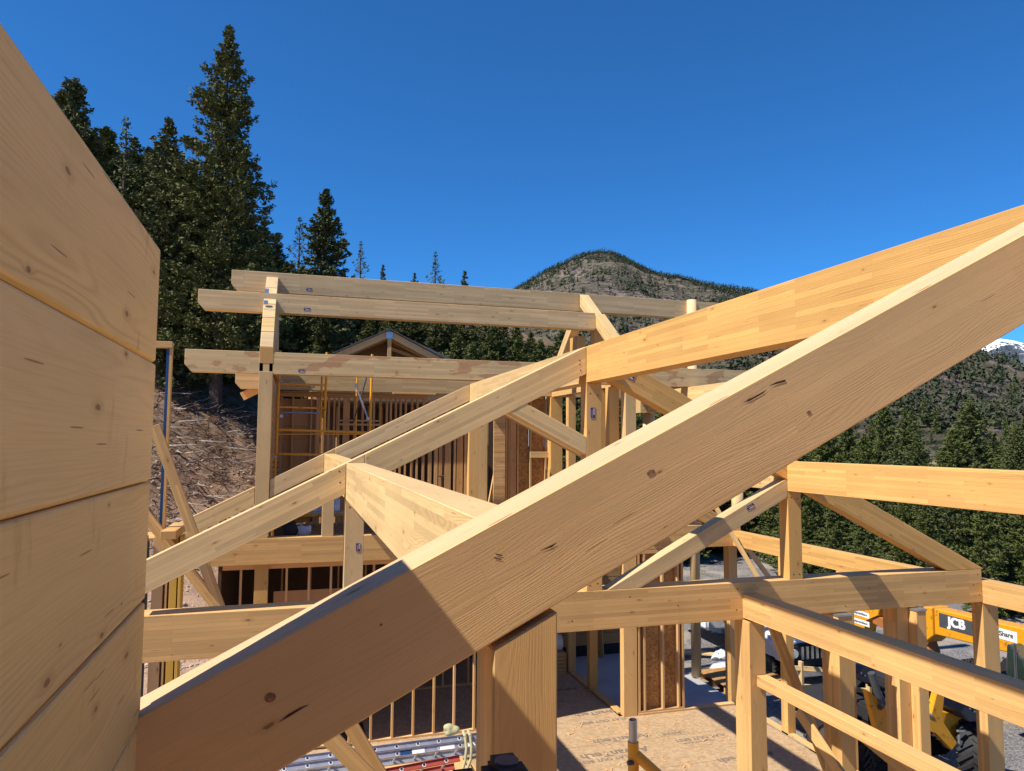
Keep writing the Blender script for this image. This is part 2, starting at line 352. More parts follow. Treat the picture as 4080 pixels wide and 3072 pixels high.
# distant mountains: ridge heights along azimuth, falling to the valley in front and behind
def mountain(name, sky_pts, r_near, r_ridge, r_back, mat, a0, a1, na, nr, amp, seed):
    def pt(x):                                              # compass bearing and slope of a skyline point
        r = ray(x[0]*1.84448, x[1]*1.84448); return math.atan2(r.x, r.y), r.z/math.hypot(r.x, r.y)
    sk = sorted(pt(p) for p in sky_pts); xs = [s[0] for s in sk]; es = [s[1] for s in sk]
    V = []; Fc = []
    for i in range(na+1):
        a = rad(a0 + (a1-a0)*i/na); e = float(np.interp(a, xs, es)); rr = r_ridge(math.degrees(a))
        top = e*rr
        for j in range(nr+1):
            t = j/nr; r = r_near + (r_back-r_near)*t
            if r <= rr: k = ((r-r_near)/(rr-r_near)); h = -7 + (top+7)*(k**.82)
            else: k = 1-(r-rr)/(r_back-rr); h = -7 + (top+7)*max(k, 0)**1.1; k = max(k, 0)
            x, y = r*math.sin(a), r*math.cos(a)
            nz = mnoise.fractal(Vector((x/140, y/140, seed)), 0.9, 2.1, 6) if amp else 0
            rid = 1-abs(mnoise.noise(Vector((x/75, y/75, seed+5))))*2
            fr = math.sin(math.pi*min(1, k))**.5 if r <= rr else k
            V.append((x, y, h + (nz*amp + rid*amp*.45)*fr*min(1, 6*(1-k)+.06)))
    for i in range(na):
        for j in range(nr):
            a = i*(nr+1)+j; Fc.append((a, a+1, a+nr+2, a+nr+1))
    me = bpy.data.meshes.new(name); me.from_pydata(V, [], Fc); me.update()
    bm = bmesh.new(); bm.from_mesh(me); bmesh.ops.recalc_face_normals(bm, faces=bm.faces)
    if sum(f.normal.z for f in bm.faces) < 0: bmesh.ops.reverse_faces(bm, faces=bm.faces)
    bm.to_mesh(me); bm.free(); me.materials.append(mat)
    o = link(name, me); tag(o, kind='structure'); return o
m = N('mountain_rock', .95, .1); tc = m.n('TexCoord'); P = tc.outputs['Object']; ge = m.n('NewGeometry'); nz = m.n('SeparateXYZ'); m.l(ge.outputs['Normal'], nz.inputs[0])
r1 = m.noise(P, .05, 8, .75); r2 = m.noise(m.sc(P, (1, 1, .35)), .09, 8, .8)
rock = m.mix(m.ramp(r2, .42, .57), rgb(.03, .027, .026), rgb(.29, .235, .195)); scr = m.mix(m.ramp(r1, .4, .6), rgb(.11, .10, .065), rgb(.22, .185, .14))
colr = m.mix(m.ramp(m.noise(m.sc(P, (1, 1, 2.2)), .016, 7, .72), .53, .48), rock, scr)
vo = m.n('TexVoronoi', feature='F1'); m.v(vo.inputs['Vector'], P); vo.inputs['Scale'].default_value = .16
bush = m.math('LESS_THAN', m.math('ADD', vo.outputs['Distance'], m.math('MULTIPLY', m.noise(P, .5, 3), .3)), .53)
bush = m.math('MULTIPLY', bush, m.ramp(m.noise(P, .013, 3), .38, .55))
colr = m.mix(bush, colr, rgb(.045, .055, .03)); m.base(colr); m.bump(m.math('ADD', r2, m.math('MULTIPLY', r1, .6)), 1.0, 9)
MSKY = [(500, 860), (800, 790), (1000, 700), (1060, 668), (1130, 624), (1180, 597), (1220, 577), (1260, 560), (1290, 553), (1320, 553), (1350, 563), (1390, 586), (1430, 600), (1480, 609), (1530, 619), (1620, 632), (1800, 672), (1950, 712), (2050, 745), (2108, 768), (2160, 792), (2212, 820), (2400, 880), (2700, 930), (3200, 950)]
RR = lambda a: float(np.interp(a, [0, 26, 45, 52, 70], [1500, 1400, 900, 620, 560]))
MT = mountain('mountain', MSKY, 330, RR, 2300, m.m, -2, 75, 420, 150, 15, 3)
m = N('snow_mountain', .9, .1); tc = m.n('TexCoord'); P = tc.outputs['Object']; sp = m.n('SeparateXYZ'); m.l(P, sp.inputs[0])
sn = m.ramp(m.math('ADD', sp.outputs[2], m.math('MULTIPLY_ADD', m.noise(P, .0045, 8, .7), 1500, -760)), 800, 860)
m.base(m.mix(sn, m.mix(m.ramp(m.noise(P, .006, 6), .4, .6), rgb(.05, .065, .085), rgb(.085, .10, .12)), rgb(.80, .83, .88))); m.bump(m.noise(P, .004, 8), .8, 120)
mountain('snow_mountain', [(900, 900), (1500, 850), (1800, 810), (2000, 770), (2060, 752), (2110, 744), (2161, 729), (2190, 734), (2212, 740), (2300, 732), (2380, 700), (2500, 760), (2800, 880)], 5200, lambda a: 7600, 10500, m.m, 20, 75, 260, 70, 60, 11)

# ------------------------------------------------------------------ vegetation
def foliage_mat(name, ca, cb, cc):
    m = N(name, .75, .15); tc = m.n('TexCoord'); P = tc.outputs['Object']; oi = m.n('ObjectInfo'); ge = m.n('NewGeometry')
    c = m.mix(m.ramp(m.noise(P, 1.1, 3), .35, .65), rgb(*ca), rgb(*cb)); c = m.mix(m.math('MULTIPLY', ge.outputs['Random Per Island'], .55), c, rgb(*cc))
    c = m.mix(m.math('MULTIPLY', oi.outputs['Random'], .6), c, rgb(ca[0]*2.0, ca[1]*1.7, ca[2]*1.1)); m.base(c)
    m.b.inputs['Transmission Weight'].default_value = 0
    return m.m
FOL = foliage_mat('needles_dark', (.062, .075, .027), (.098, .112, .040), (.12, .12, .055))
FOL2 = foliage_mat('needles_valley', (.050, .070, .022), (.095, .112, .036), (.14, .148, .058))
BARK = plain('bark', (.10, .068, .05), .9, var=.35, scale=8, bump=.5)
FAR = foliage_mat('needles_far', (.035, .048, .026), (.05, .062, .032), (.07, .08, .045))
def conifer(name, seed, H, R, nbr, ntuft, ts, mat, prof=.85, low=.06, clump=1.0, quad=3):
    rn = np.random.RandomState(seed)
    t = np.sort(rn.rand(nbr))**.9*(1-low)+low; zb = t*H
    L = R*np.clip((1-t)**prof*1.0, .03, 1)*(.62+.55*rn.rand(nbr)); az = np.arange(nbr)*2.39996+rn.rand(nbr)*.8
    lob = 1+.18*np.sin(az*2+seed)+.12*np.sin(t*22+seed); L *= lob
    rise = np.interp(t, [0, .45, 1], [-.22, .12, .8])+rn.randn(nbr)*.1
    cnt = np.maximum(3, (ntuft*(L/R)*nbr/nbr).astype(int)+2); ib = np.repeat(np.arange(nbr), cnt); n = len(ib)
    s = rn.rand(n)**.62; l = L[ib]; side = (rn.rand(n)-.5)*2*l*.30*(1.15-s)*clump; dz = (rn.rand(n)-.5)*.20*l**.6
    r = s*l; z = zb[ib]+r*rise[ib]+.10*r*r/np.maximum(l, .2)-.03*r+dz - np.abs(side)*.25
    ca, sa = np.cos(az[ib]), np.sin(az[ib])
    P0 = np.stack([r*ca-side*sa, r*sa+side*ca, z], 1)
    P0 = np.repeat(P0, quad, 0)+rn.randn(n*quad, 3)*ts*.55; m_ = len(P0)
    d1 = rn.randn(m_, 3); d1[:, 2] *= .7; d1 += np.repeat(np.stack([ca, sa, ca*0+.25], 1), quad, 0)*1.1; d1 /= np.linalg.norm(d1, axis=1)[:, None]
    d2 = rn.randn(m_, 3); d2 -= d1*(d1*d2).sum(1)[:, None]; d2 /= np.linalg.norm(d2, axis=1)[:, None]
    sz = ts*(.6+.8*rn.rand(m_))[:, None]
    A = P0-d1*sz*.9; B = P0+d2*sz*.42; Cc = P0+d1*sz*.9; D = P0-d2*sz*.42
    V = np.stack([A, B, Cc, D], 1).reshape(-1, 3); F_ = np.arange(m_*4).reshape(-1, 4)
    me = bpy.data.meshes.new(name+'_crown'); me.vertices.add(len(V)); me.vertices.foreach_set('co', V.ravel().astype(np.float32))
    me.loops.add(len(V)); me.loops.foreach_set('vertex_index', F_.ravel().astype(np.int32)); me.polygons.add(m_)
    me.polygons.foreach_set('loop_start', np.arange(0, m_*4, 4).astype(np.int32)); me.polygons.foreach_set('loop_total', np.full(m_, 4, np.int32))
    me.update(calc_edges=True); me.materials.append(mat)
    bm = bmesh.new(); tube(bm, (0, 0, -1.0), (0, 0, H*.97), H*.016+.05, 8, .02)
    if nbr < 900:
        for k in range(0, nbr, 2):
            e = .8*L[k]; tube(bm, (0, 0, zb[k]), (e*math.cos(az[k]), e*math.sin(az[k]), zb[k]+e*rise[k]+.08*e), .012+.010*L[k], 3, .006, False)
    mt = bpy.data.meshes.new(name+'_trunk'); bm.to_mesh(mt); bm.free(); mt.materials.append(BARK)
    return me, mt, H
KIND = {
 'hero': conifer('hero', 3, 24, 5.6, 360, 66, .125, FOL, .80, .10, .95, 6),
 'a': conifer('a', 11, 14, 3.0, 230, 42, .125, FOL, .8, .04, .9, 6), 'b': conifer('b', 12, 14, 3.4, 220, 44, .13, FOL, .62, .03, .9, 6),
 'c': conifer('c', 13, 14, 2.4, 170, 26, .13, FOL, .9, .05, .8, 5), 'd': conifer('d', 14, 14, 2.7, 210, 38, .125, FOL, .72, .04, .9, 6),
 'v': conifer('v', 15, 12, 3.0, 220, 40, .105, FOL2, .75, .03, .9, 6), 'w': conifer('w', 16, 12, 2.4, 200, 34, .10, FOL2, .9, .03, .85, 6), 'x': conifer('x', 27, 12, 2.7, 190, 34, .11, FOL2, .6, .06, .9, 6),
 'thin': conifer('thin', 17, 12, 2.3, 120, 14, .11, FOL2, .8, .1, .8, 2),
 's': conifer('s', 18, 12, 2.6, 90, 14, .36, FOL2, .8, .05, 1, 2)}
def tree(kind, x, y, h, label, group=None, wide=1.0, z=None, name='conifer_tree'):
    me, mt, H = KIND[kind]; k = h/H
    t = thing(name, label, 'tree', (x, y, (G(x, y) if z is None else z)-.15), group, rng.random()*6.28)
    t.scale = (k*wide, k*wide, k)
    for nm, q in (('crown', me), ('trunk', mt)):
        o = bpy.data.objects.new(nm, q); C.objects.link(o); o.parent = t
    return t
def polar(xp, d):                                           # ground point on the bearing of photo column xp at distance d
    r = ray(xp*1.84448, 1763); a = math.atan2(r.x, r.y); return d*math.sin(a), d*math.cos(a)
def elev(xp, yp):
    r = ray(xp*1.84448, yp*1.84448); return r.z/math.hypot(r.x, r.y)
def tree_to(kind, xp, yp, d, label, group=None, wide=1.0):
    x, y = polar(xp, d); z = G(x, y); return tree(kind, x, y, elev(xp, yp)*d - z + .15, label, group, wide, z)
tree_to('hero', 462, 52, 45, 'tallest dark conifer, rising highest above the slope left of the long purlins')
tree_to('a', 690, 408, 56, 'pointed conifer standing alone against the sky right of the tallest tree', wide=1.15)
tree_to('thin', 634, 466, 60, 'thin see-through conifer close against the left side of the pointed lone conifer')
tree_to('thin', 770, 520, 66, 'small thin bluish conifer just right of the pointed lone conifer')
tree_to('c', 820, 570, 70, 'little conifer tip showing just above the topmost purlin')
tree_to('c', 890, 588, 74, 'shortest conifer tip above the topmost purlin')
tree_to('thin', 935, 543, 66, 'slender conifer with open branches above the middle of the topmost purlin')
tree_to('c', 1000, 583, 70, 'small bushy conifer tip left of the rocky peak')
tree_to('thin', 240, 246, 50, 'sparse conifer with candle-like branch tips above the left forest edge')
tree_to('d', 336, 256, 46, 'narrow conifer top between the sparse tree and the tallest tree')
tree_to('b', 122, 170, 58, 'leftmost conifer showing beside the sloping top of the plank wall')
GL = 'conifers of the dense stand on the left hillside'
LABF = lambda xp, yp: (LAB, GL) if xp < 250 else (('dark conifer of the stand behind the tall log gable post and the purlin tails', 'conifers behind the gable post') if xp < 640 else (('dark conifer of the stand rising behind the small gabled building', 'conifers behind the small building') if xp < 960 else ('dark conifer low behind the right half of the long purlins', 'conifers behind the right half of the long purlins')))
LAB = 'dense dark conifer in the unbroken stand on the left hillside'
rt = random.Random(5)
sky_l = lambda x: float(np.interp(x, [60, 120, 160, 200, 300, 360, 480, 560, 620, 680, 760, 860, 960, 1060, 1140, 1200, 1240, 1290], [150, 190, 235, 262, 292, 300, 400, 470, 530, 560, 590, 600, 640, 655, 700, 712, 735, 770]))
for row, (d0, n, x0, x1, dy) in enumerate([(74, 38, 50, 1230, 0), (62, 34, 70, 1230, 30), (52, 22, 130, 1150, 90), (44, 15, 180, 800, 170), (38, 8, 230, 640, 300)]):
    for i in range(n):
        xp = x0+(x1-x0)*(i+rt.random()*.8)/n; d = d0*(.93+.14*rt.random()); x, y = polar(xp, d)
        if xp < 640: d = max(d, 49+rt.random()*3); x, y = polar(xp, d)
        yp = sky_l(xp)+dy+rt.random()*45
        h = elev(xp, yp)*d - G(x, y)
        if h < 3: continue
        tree(rt.choice('abd'), x, y, min(h, 24), *LABF(xp, yp), 1.25+.35*rt.random())
for xp, yp, d in ((1215, 712, 62), (1168, 735, 58), (1120, 728, 60), (1065, 700, 60), (985, 725, 52), (1020, 742, 50)):
    tree_to('v', xp, yp, d, 'bright green bushy conifer behind the gable frame, below the lowest long purlin', 'green conifers behind the far gable', 1.3)
# trees seen low between the posts in the middle
for xp, yp, d in ((1225, 840, 40), (1300, 830, 42), (1345, 850, 38), (1405, 850, 44), (1435, 880, 40), (1500, 870, 44), (1270, 860, 36), (1180, 860, 40), (1560, 900, 44), (1620, 940, 46), (1470, 860, 48), (1585, 890, 50)):
    tree_to('v', xp, yp, d, 'valley conifer seen between the upright posts behind the middle truss', 'conifers behind the middle posts', 1.35)
GV = 'conifers of the valley wood at the right'
LVF = lambda xp, d: ('valley conifer of the far row topping the wood above the eye-level purlin' if d > 58 else 'valley conifer of the near row between the eye-level purlin and tie beam' if d < 45 else 'valley conifer of the middle row behind the eye-level purlin', 'far row of the valley wood' if d > 58 else 'near row of the valley wood' if d < 45 else 'middle row of the valley wood')
LV = 'green conifer in the valley wood seen past the right half of the tie beam'
for d0, n, y0, wd in ((34, 11, 1060, 1.3), (41, 12, 985, 1.25), (50, 13, 945, 1.2), (64, 14, 915, 1.1), (85, 16, 895, 1.1)):
    for i in range(n):
        xp = 1640+760*(i+rt.random()*.9)/n; d = d0*(.93+.15*rt.random()); yp = y0+rt.uniform(-48, 55)
        if 2060 < xp < 2120 and d0 < 60: yp -= 0
        tree_to(rt.choice('vwxw'), xp, yp, d, *LVF(xp, d), wd*.95)
tree_to('w', 1830, 885, 60, 'pointed valley conifer just below the underside of the foreground rafter', wide=1.1)
tree_to('w', 1958, 872, 60, 'dark pointed valley conifer above the right ridge beam, left of the broad bright tree', wide=1.1)
tree_to('v', 2100, 868, 54, 'broad bright olive conifer above the right ridge beam', wide=1.25)
for d0, n, y0 in ((84, 12, 800), (105, 14, 790)):
    for i in range(n):
        xp = 960+420*(i+rt.random()*.8)/n; tree_to('s', xp, y0+rt.uniform(-30, 25), d0*(.95+.1*rt.random()), 'conifer on the low rise behind the green conifers, under the rocky peak', 'conifers on the low rise under the peak', 1.3)
# slopes of the mountain: wood that reads as one mass
def far_wood(name, n, a0, a1, r0, r1, hh, label, dens):
    me = MT.data; co = np.empty(len(me.vertices)*3, np.float32); me.vertices.foreach_get('co', co); co = co.reshape(421, 151, 3)
    rn = np.random.RandomState(4); V = []; Fc = []; k = 0
    while k < n:
        ai, ri = rn.rand()*420, rn.rand()*150; i, j = min(int(ai), 419), min(int(ri), 149)
        p = co[i, j]*(1-ai+i)*(1-ri+j)+co[i+1, j]*(ai-i)*(1-ri+j)+co[i, j+1]*(1-ai+i)*(ri-j)+co[i+1, j+1]*(ai-i)*(ri-j)
        d = math.hypot(p[0], p[1]); rr = RR(math.degrees(math.atan2(p[0], p[1])))
        if d > rr*1.05 or d < 360: continue
        e = (d-330)/(rr-330); f = dens(math.degrees(math.atan2(p[0], p[1])), e, mnoise.noise(Vector((p[0]/60, p[1]/60, 2))))
        if rn.rand() > f: continue
        k += 1; h = hh*(.55+.75*rn.rand()); w_ = h*.20*(.8+.5*rn.rand()); nq = 15
        t = rn.rand(nq)**.8*.94+.04; an = rn.rand(nq)*6.28; rad_ = w_*(1-t)*(.5+.5*rn.rand(nq))
        c_ = np.stack([p[0]+np.cos(an)*rad_, p[1]+np.sin(an)*rad_, p[2]+h*t], 1)
        d1 = rn.randn(nq, 3); d1[:, 2] *= .8; d1 /= np.linalg.norm(d1, axis=1)[:, None]; d2 = np.cross(d1, rn.randn(nq, 3)); d2 /= np.linalg.norm(d2, axis=1)[:, None]
        sz = (h*(.05+.13*(1-t)))[:, None]
        V.append(np.stack([c_-d1*sz, c_+d2*sz*.7, c_+d1*sz, c_-d2*sz*.7], 1).reshape(-1, 3))
    V = np.concatenate(V); Fc = np.arange(len(V)).reshape(-1, 4).tolist(); V = V.tolist()
    me2 = bpy.data.meshes.new(name); me2.from_pydata(V, [], Fc); me2.materials.append(FAR)
    o = link(name, me2); tag(o, label, 'trees', kind='stuff')
MCO = np.empty(len(MT.data.vertices)*3, np.float32); MT.data.vertices.foreach_get('co', MCO); MCO = MCO.reshape(421, 151, 3)
def mz(a, r):
    u = (a+2)/77*420; v = (r-330)/(2300-330)*150; i = min(419, max(0, int(u))); j = min(149, max(0, int(v))); u -= i; v -= j
    return float(MCO[i, j, 2]*(1-u)*(1-v)+MCO[i+1, j, 2]*u*(1-v)+MCO[i, j+1, 2]*(1-u)*v+MCO[i+1, j+1, 2]*u*v)
for i in range(80):
    xp = 1720+520*rt.random(); a = math.degrees(math.atan2(*polar(xp, 1))); r = 345+(RR(a)-345)*rt.random()**1.2
    x, y = polar(xp, r); z = mz(a, r)
    if mnoise.noise(Vector((x/70, y/70, 5))) < -.25: continue
    tree('s', x, y, 9*(.55+.75*rt.random()), 'small dark conifer scattered on the slope under the foreground rafter at the right', 'scattered conifers on the right-hand slope', 1.15, z)
def dens(a, e, nz):
    if a > 33 and e < .93: return .20+.6*max(0, nz)
    top = sstep(.66, .82, e)*(1-sstep(27, 32, a)*.65)
    ridge = sstep(.93, .99, e)
    low = .12*(1-sstep(.15, .4, e))
    return max(top*(1.0+.7*nz), ridge*.95, low, (.025 if a < 32 else .16)+.35*max(0, nz))
far_wood('mountain_wood', 21000, 0, 60, 0, 0, 8.5, 'scattered dark conifers over the rocky mountain, thickest along its crest', dens)

# felled branches and stones on the bank
STK = plain('weathered_branch', (.34, .29, .25), .9, var=.3, scale=5); TWG = plain('dark_twigs', (.15, .095, .062), .95, var=.4); STN = plain('pale_stones', (.40, .31, .24), .95, var=.3, scale=6, bump=.5)
rb = random.Random(9)
def bank_pt():
    while True:
        xp = rb.uniform(325, 620); d = rb.uniform(29, 46); x, y = polar(xp, d)
        if G(x, y) > -4.6: return x, y, G(x, y), d
def stickmesh(bm, x, y, z, L, r, a, el, bend):
    p = Vector((x, y, z+.05+r)); d = Vector((math.cos(a)*math.cos(el), math.sin(a)*math.cos(el), math.sin(el)))
    side = Vector((-d.y, d.x, 0))
    for k in range(4):
        q = p + d*(L/4) + side*bend*(k-1.5)*.1*L; q.z = max(q.z, G(q.x, q.y)+.03); tube(bm, p, q, r*(1-.2*k), 4, r*(1-.2*(k+1)), False); p = q
bm = bmesh.new()
for i in range(950):
    x, y, z, d = bank_pt(); stickmesh(bm, x, y, z, rb.uniform(.4, 1.6), rb.uniform(.01, .028), rb.uniform(0, 6.28), rb.uniform(-.1, .5), rb.uniform(-1, 1))
o = finish('twig_litter', bm, TWG); tag(o, 'tangle of dark broken twigs over the dirt bank at the left', 'twigs', kind='stuff')
bm = bmesh.new()
for i in range(230):
    x, y, z, d = bank_pt(); stickmesh(bm, x, y, z, rb.uniform(.4, 1.3), rb.uniform(.010, .024), -.93+rb.gauss(0, .8), rb.uniform(-.1, .3), rb.uniform(-1, 1))
o = finish('bleached_twig_litter', bm, STK); tag(o, 'small bleached sticks scattered among the dark twigs on the dirt bank', 'sticks', kind='stuff')
for i in range(34):
    x, y, z, d = bank_pt(); bm = bmesh.new(); stickmesh(bm, 0, 0, 0, 1, .03, 0, 0, 0); bm.free(); bm = bmesh.new()
    stickmesh(bm, x, y, z+.1, rb.uniform(1.0, 2.6), rb.uniform(.022, .045), -.93+rb.gauss(0, .45), rb.uniform(-.1, .1), rb.uniform(-.8, .8))
    o = finish('fallen_branch', bm, STK); tag(o, 'long bleached branch lying across the dirt bank left of the gable wall', 'branch', 'bleached branches on the bank')
bm = bmesh.new()
for i in range(1500):
    xp = rb.uniform(330, 640); d = rb.uniform(22, 40); x, y = polar(xp, d); s = rb.uniform(.02, .07)*(2.2 if rb.random() < .04 else 1)
    bmesh.ops.create_icosphere(bm, subdivisions=1, radius=s, matrix=Matrix.Translation((x, y, G(x, y)+s*.2)) @ Matrix.Rotation(rb.random()*6, 4, 'Z') @ Matrix.Diagonal((1.4, 1, .6, 1)))
o = finish('bank_stones', bm, STN); tag(o, 'pale stones scattered on the dirt bank behind the lower beams', 'stones', kind='stuff')

# ------------------------------------------------------------------ main roof frame
Y1, Y2, Y3 = 2.05, 8.2, 14.4; W_ = .205; FL = -5.72; S = .4975
zt = lambda x: -.5105 + S*x if x <= 3.49 else -.5105 + S*(6.98-x)
def rafter(name, xa, xb, y0, y1, parent, mats, vd=.338, off=0.0):
    return prism(name, [(xa, zt(xa)+off), (xb, zt(xb)+off), (xb, zt(xb)+off-vd), (xa, zt(xa)+off-vd)], 'y', y0, y1, mats, (1, 0, S if xa < 3.4 else -S), parent)
t1 = thing('roof_truss', 'nearest truss, its huge rafter crossing the whole foreground above a broad rough post', 'truss', (.65, Y1, FL))
r = rafter('rafter', -.55, 3.385, Y1, Y1+W_, t1, BIG)
prism('post', [(.561, FL), (.756, FL), (.756, zt(.756)-.36), (.561, zt(.561)-.36)], 'y', Y1+.004, Y1+.20, [CAT[0], BIG[0], PAL[2]], (0, 0, 1), t1)
def mark(name, pts, mat, par):
    bm = bmesh.new(); V_ = []
    for x, y in pts:
        q = ray(x, y); V_.append(bm.verts.new(q*((Y1-.0012)/q.y)))
    bm.faces.new(V_); finish(name, bm, mat, par)
KD = plain('dark_knot', (.30, .15, .065), .8, var=.5, scale=60); CK = plain('crack_shadow', (.07, .03, .015), .9)
def ell(x, y, a, b, t=-.5): return [(x+a*math.cos(k*.524)*math.cos(t)-b*math.sin(k*.524)*math.sin(t)+rng.uniform(-1, 1), y+a*math.cos(k*.524)*math.sin(t)+b*math.sin(k*.524)*math.cos(t)+rng.uniform(-1, 1)) for k in range(12)]
for x, y, a, b in ((1076, 2780, 24, 19), (2594, 1884, 18, 11), (3223, 1644, 9, 7), (1518, 2490, 8, 4)): mark('knot', ell(x, y, a, b), KD, t1)
for P_ in ([(1108, 2880), (1150, 2845), (1195, 2820), (1236, 2805), (1200, 2826), (1152, 2856)], [(2962, 1604), (3005, 1580), (3056, 1552), (3040, 1568), (2990, 1596)], [(3062, 1538), (3090, 1524), (3128, 1512), (3132, 1520), (3095, 1530)], [(2150, 2195), (2190, 2175), (2220, 2162), (2200, 2180)], [(1975, 2205), (2003, 2212), (2000, 2216), (1976, 2210)], [(1968, 2219), (2000, 2228), (1998, 2232), (1968, 2224)]): mark('crack', P_, CK, t1)
t2 = thing('roof_truss', 'middle truss with struts, standing behind the huge foreground rafter', 'truss', (4.5, Y2, -2.25))
r = rafter('rafter', -1.5, .55, Y2, Y2+W_, t2, PAL)
r = rafter('rafter', .752, 3.385, Y2+.002, Y2+W_, t2, PAL)
r = prism('rafter', [(3.595, zt(3.595)), (9.50, zt(9.5)+.003), (8.84, -1.762), (3.595, zt(3.595)-.338)], 'y', Y2, Y2+W_, GLU, (1, 0, -S), t2)
sticker(r, (3.87, Y2, zt(3.87)-.20), (1, 0, -S), (S, 0, 1), .155, .085)
tie = bx('tie_beam', -3.0, 9.455, Y2, Y2+.31, -2.225, -1.765, GLU, (1, 0, 0), t2)
sticker(tie, (-1.62, Y2, -1.93), (1, 0, 0), (0, 0, 1), .10, .05)
kp = bx('king_post', 3.39, 3.59, Y2+.005, Y2+.195, -1.764, .731, GLU, (0, 0, 1), t2)
sticker(kp, (3.50, Y2+.005, .30), (0, 0, 1), (-1, 0, 0), .13, .06)
p = bx('post', .553, .757, Y2+.01, Y2+.2, -1.764, -.636, PAL, (0, 0, 1), t2)
sticker(p, (.72, Y2+.01, -1.20), (0, 0, 1), (-1, 0, 0), .09, .045)
bx('post', 6.235, 6.44, Y2+.005, Y2+.195, -1.764, -.62, GLU, (0, 0, 1), t2)
prism('strut', [(2.48, .425), (2.62, .462), (3.387, .075), (3.387, -.145), (2.41, .355)], 'y', Y2+.006, Y2+.19, PAL, (1, 0, -.5), t2)
st = prism('strut', [(3.66, -1.763), (6.232, -.45), (6.232, -.70), (4.09, -1.763)], 'y', Y2+.004, Y2+.19, PAL, (1, 0, S), t2)
sticker(st, (5.62, Y2+.004, -.86), (1, 0, S), (-S, 0, 1), .12, .055)
rafter('rafter', .553, .749, Y2+.003, Y2+W_, t2, PAL)
t3 = thing('roof_truss', 'farthest truss, built round the tall post at the left end of the log gable', 'truss', (3, Y3, -2.3))
rafter('rafter', -2.25, -.685, Y3, Y3+W_, t3, PAL)
rafter('rafter', -.415, .55, Y3, Y3+W_, t3, PAL)
r = rafter('rafter', .752, 3.385, Y3+.002, Y3+W_, t3, PAL)
prism('rafter', [(3.595, zt(3.595)), (9.50, zt(9.5)+.003), (8.84, -1.797), (3.595, zt(3.595)-.338)], 'y', Y3, Y3+W_, GLU, (1, 0, -S), t3)
rafter('rafter', .553, .749, Y3+.003, Y3+W_, t3, PAL)
bx('tie_beam', -1.55, 9.66, Y3-.03, Y3+.28, -2.28, -1.80, GLU, (1, 0, 0), t3)
bx('post', .54, .757, Y3, Y3+.2, -1.797, -.64, PAL, (0, 0, 1), t3)
bx('king_post', 3.39, 3.59, Y3, Y3+.2, -1.797, .73, GLU, (0, 0, 1), t3)
def ub(name, label, x0, x1, y0, y1, z0, z1, mats, cat='beam'):
    o = bx(name, x0, x1, y0, y1, z0, z1, mats, (0, 1, 0)); return tag(o, label, cat)
ub('purlin', 'pale purlin with wavy grain running from the middle truss towards the camera', .553, .753, Y1+W_+.003, Y2-.003, -.634, -.238, CAT, 'purlin')
ub('purlin', 'pale purlin stub between the middle truss and the farthest truss', .5525, .752, Y2+W_+.003, Y3-.003, -.634, -.239, PAL, 'purlin')
ub('ridge_beam', 'long sunlit yellow ridge beam running to the upper right edge of the picture', 3.39, 3.59, -1.5, Y2+.3, .732, 1.177, GLU, 'beam')
ub('ridge_beam', 'pale ridge beam piece between the middle and farthest trusses', 3.391, 3.589, Y2+.303, Y3+.3, .733, 1.178, PAL, 'beam')
ub('purlin', 'sunlit yellow purlin at eye level leaving the picture at the right', 6.235, 6.44, -.5, Y2+.25, -.618, -.229, GLU, 'purlin')
ub('purlin', 'purlin behind the middle truss at eye level, right side', 6.236, 6.439, Y2+.253, Y3-.003, -.618, -.23, PAL, 'purlin')
ub('eave_beam', 'short near eave beam leaving the right end of the tie beam', 9.458, 9.66, 1.2, Y2+.33, -2.245, -1.925, GLU)
ub('eave_beam', 'eave beam sloping away behind the right post of the middle truss', 9.459, 9.659, Y2+.333, Y3+.28, -2.275, -1.945, GLU)
ub('wall_beam', 'sunlit beam running from the tie beam down to the lower right corner, above the thin rail', 5.515, 5.735, .4, Y2-.004, -2.20, -1.905, GLU)
ub('window_rail', 'thin lower rail below the sunlit wall beam at the lower right', 5.60, 5.75, 1.6, 8.05, -3.01, -2.88, GLU, 'rail')
# upright posts
def post(label, x0, x1, y0, y1, z0, z1, mats=GLU):
    o = bx('timber_post', x0, x1, y0, y1, z0, z1, mats, (0, 0, 1)); return tag(o, label, 'post')
post('square post carrying the near end of the sunlit wall beam and its rail', 5.515, 5.745, 8.062, 8.385, FL, -2.228)
post('post under the tie beam with a white paper note high on its left side', 7.98, 8.17, 8.24, 8.50, FL, -2.228)
def capped(label, x0, x1, y0, y1):
    t = thing('timber_post', label, 'post', ((x0+x1)/2, (y0+y1)/2, FL))
    bx('shaft', x0, x1, y0, y1, FL, -2.262, GLU, (0, 0, 1), t); solid('steel_cap', [(x0-.01, x1+.01, y0-.01, y1+.01, -2.26, -2.235)], STEEL, t, 0)
capped('slim metal-capped post directly left of the post at the end of the tie beam', 8.173, 8.335, 8.10, 8.38)
capped('slim metal-capped post behind the sunlit wall beam, second from the square post', 6.905, 7.13, 8.12, 8.45)
post('post at the right end of the tie beam with one sunlit face', 9.458, 9.74, 8.205, 8.39, FL, -2.247)
post('slim post standing on the outer sill behind the square post', 9.46, 9.64, 12.60, 12.80, FL, -2.28)
post('post under the far eave beam nearest the middle truss', 9.46, 9.66, 10.95, 11.15, FL, -2.28)
post('corner post where the far eave beam meets the far tie beam', 9.43, 9.64, 14.5, 14.72, FL, -2.283)
post('stout post left of the particle board wall panel', 6.77, 7.08, 14.37, 14.55, FL, -2.284)
post('post on the sill in the dark opening, nearer one', 6.70, 6.90, 16.05, 16.22, FL, 1.22)
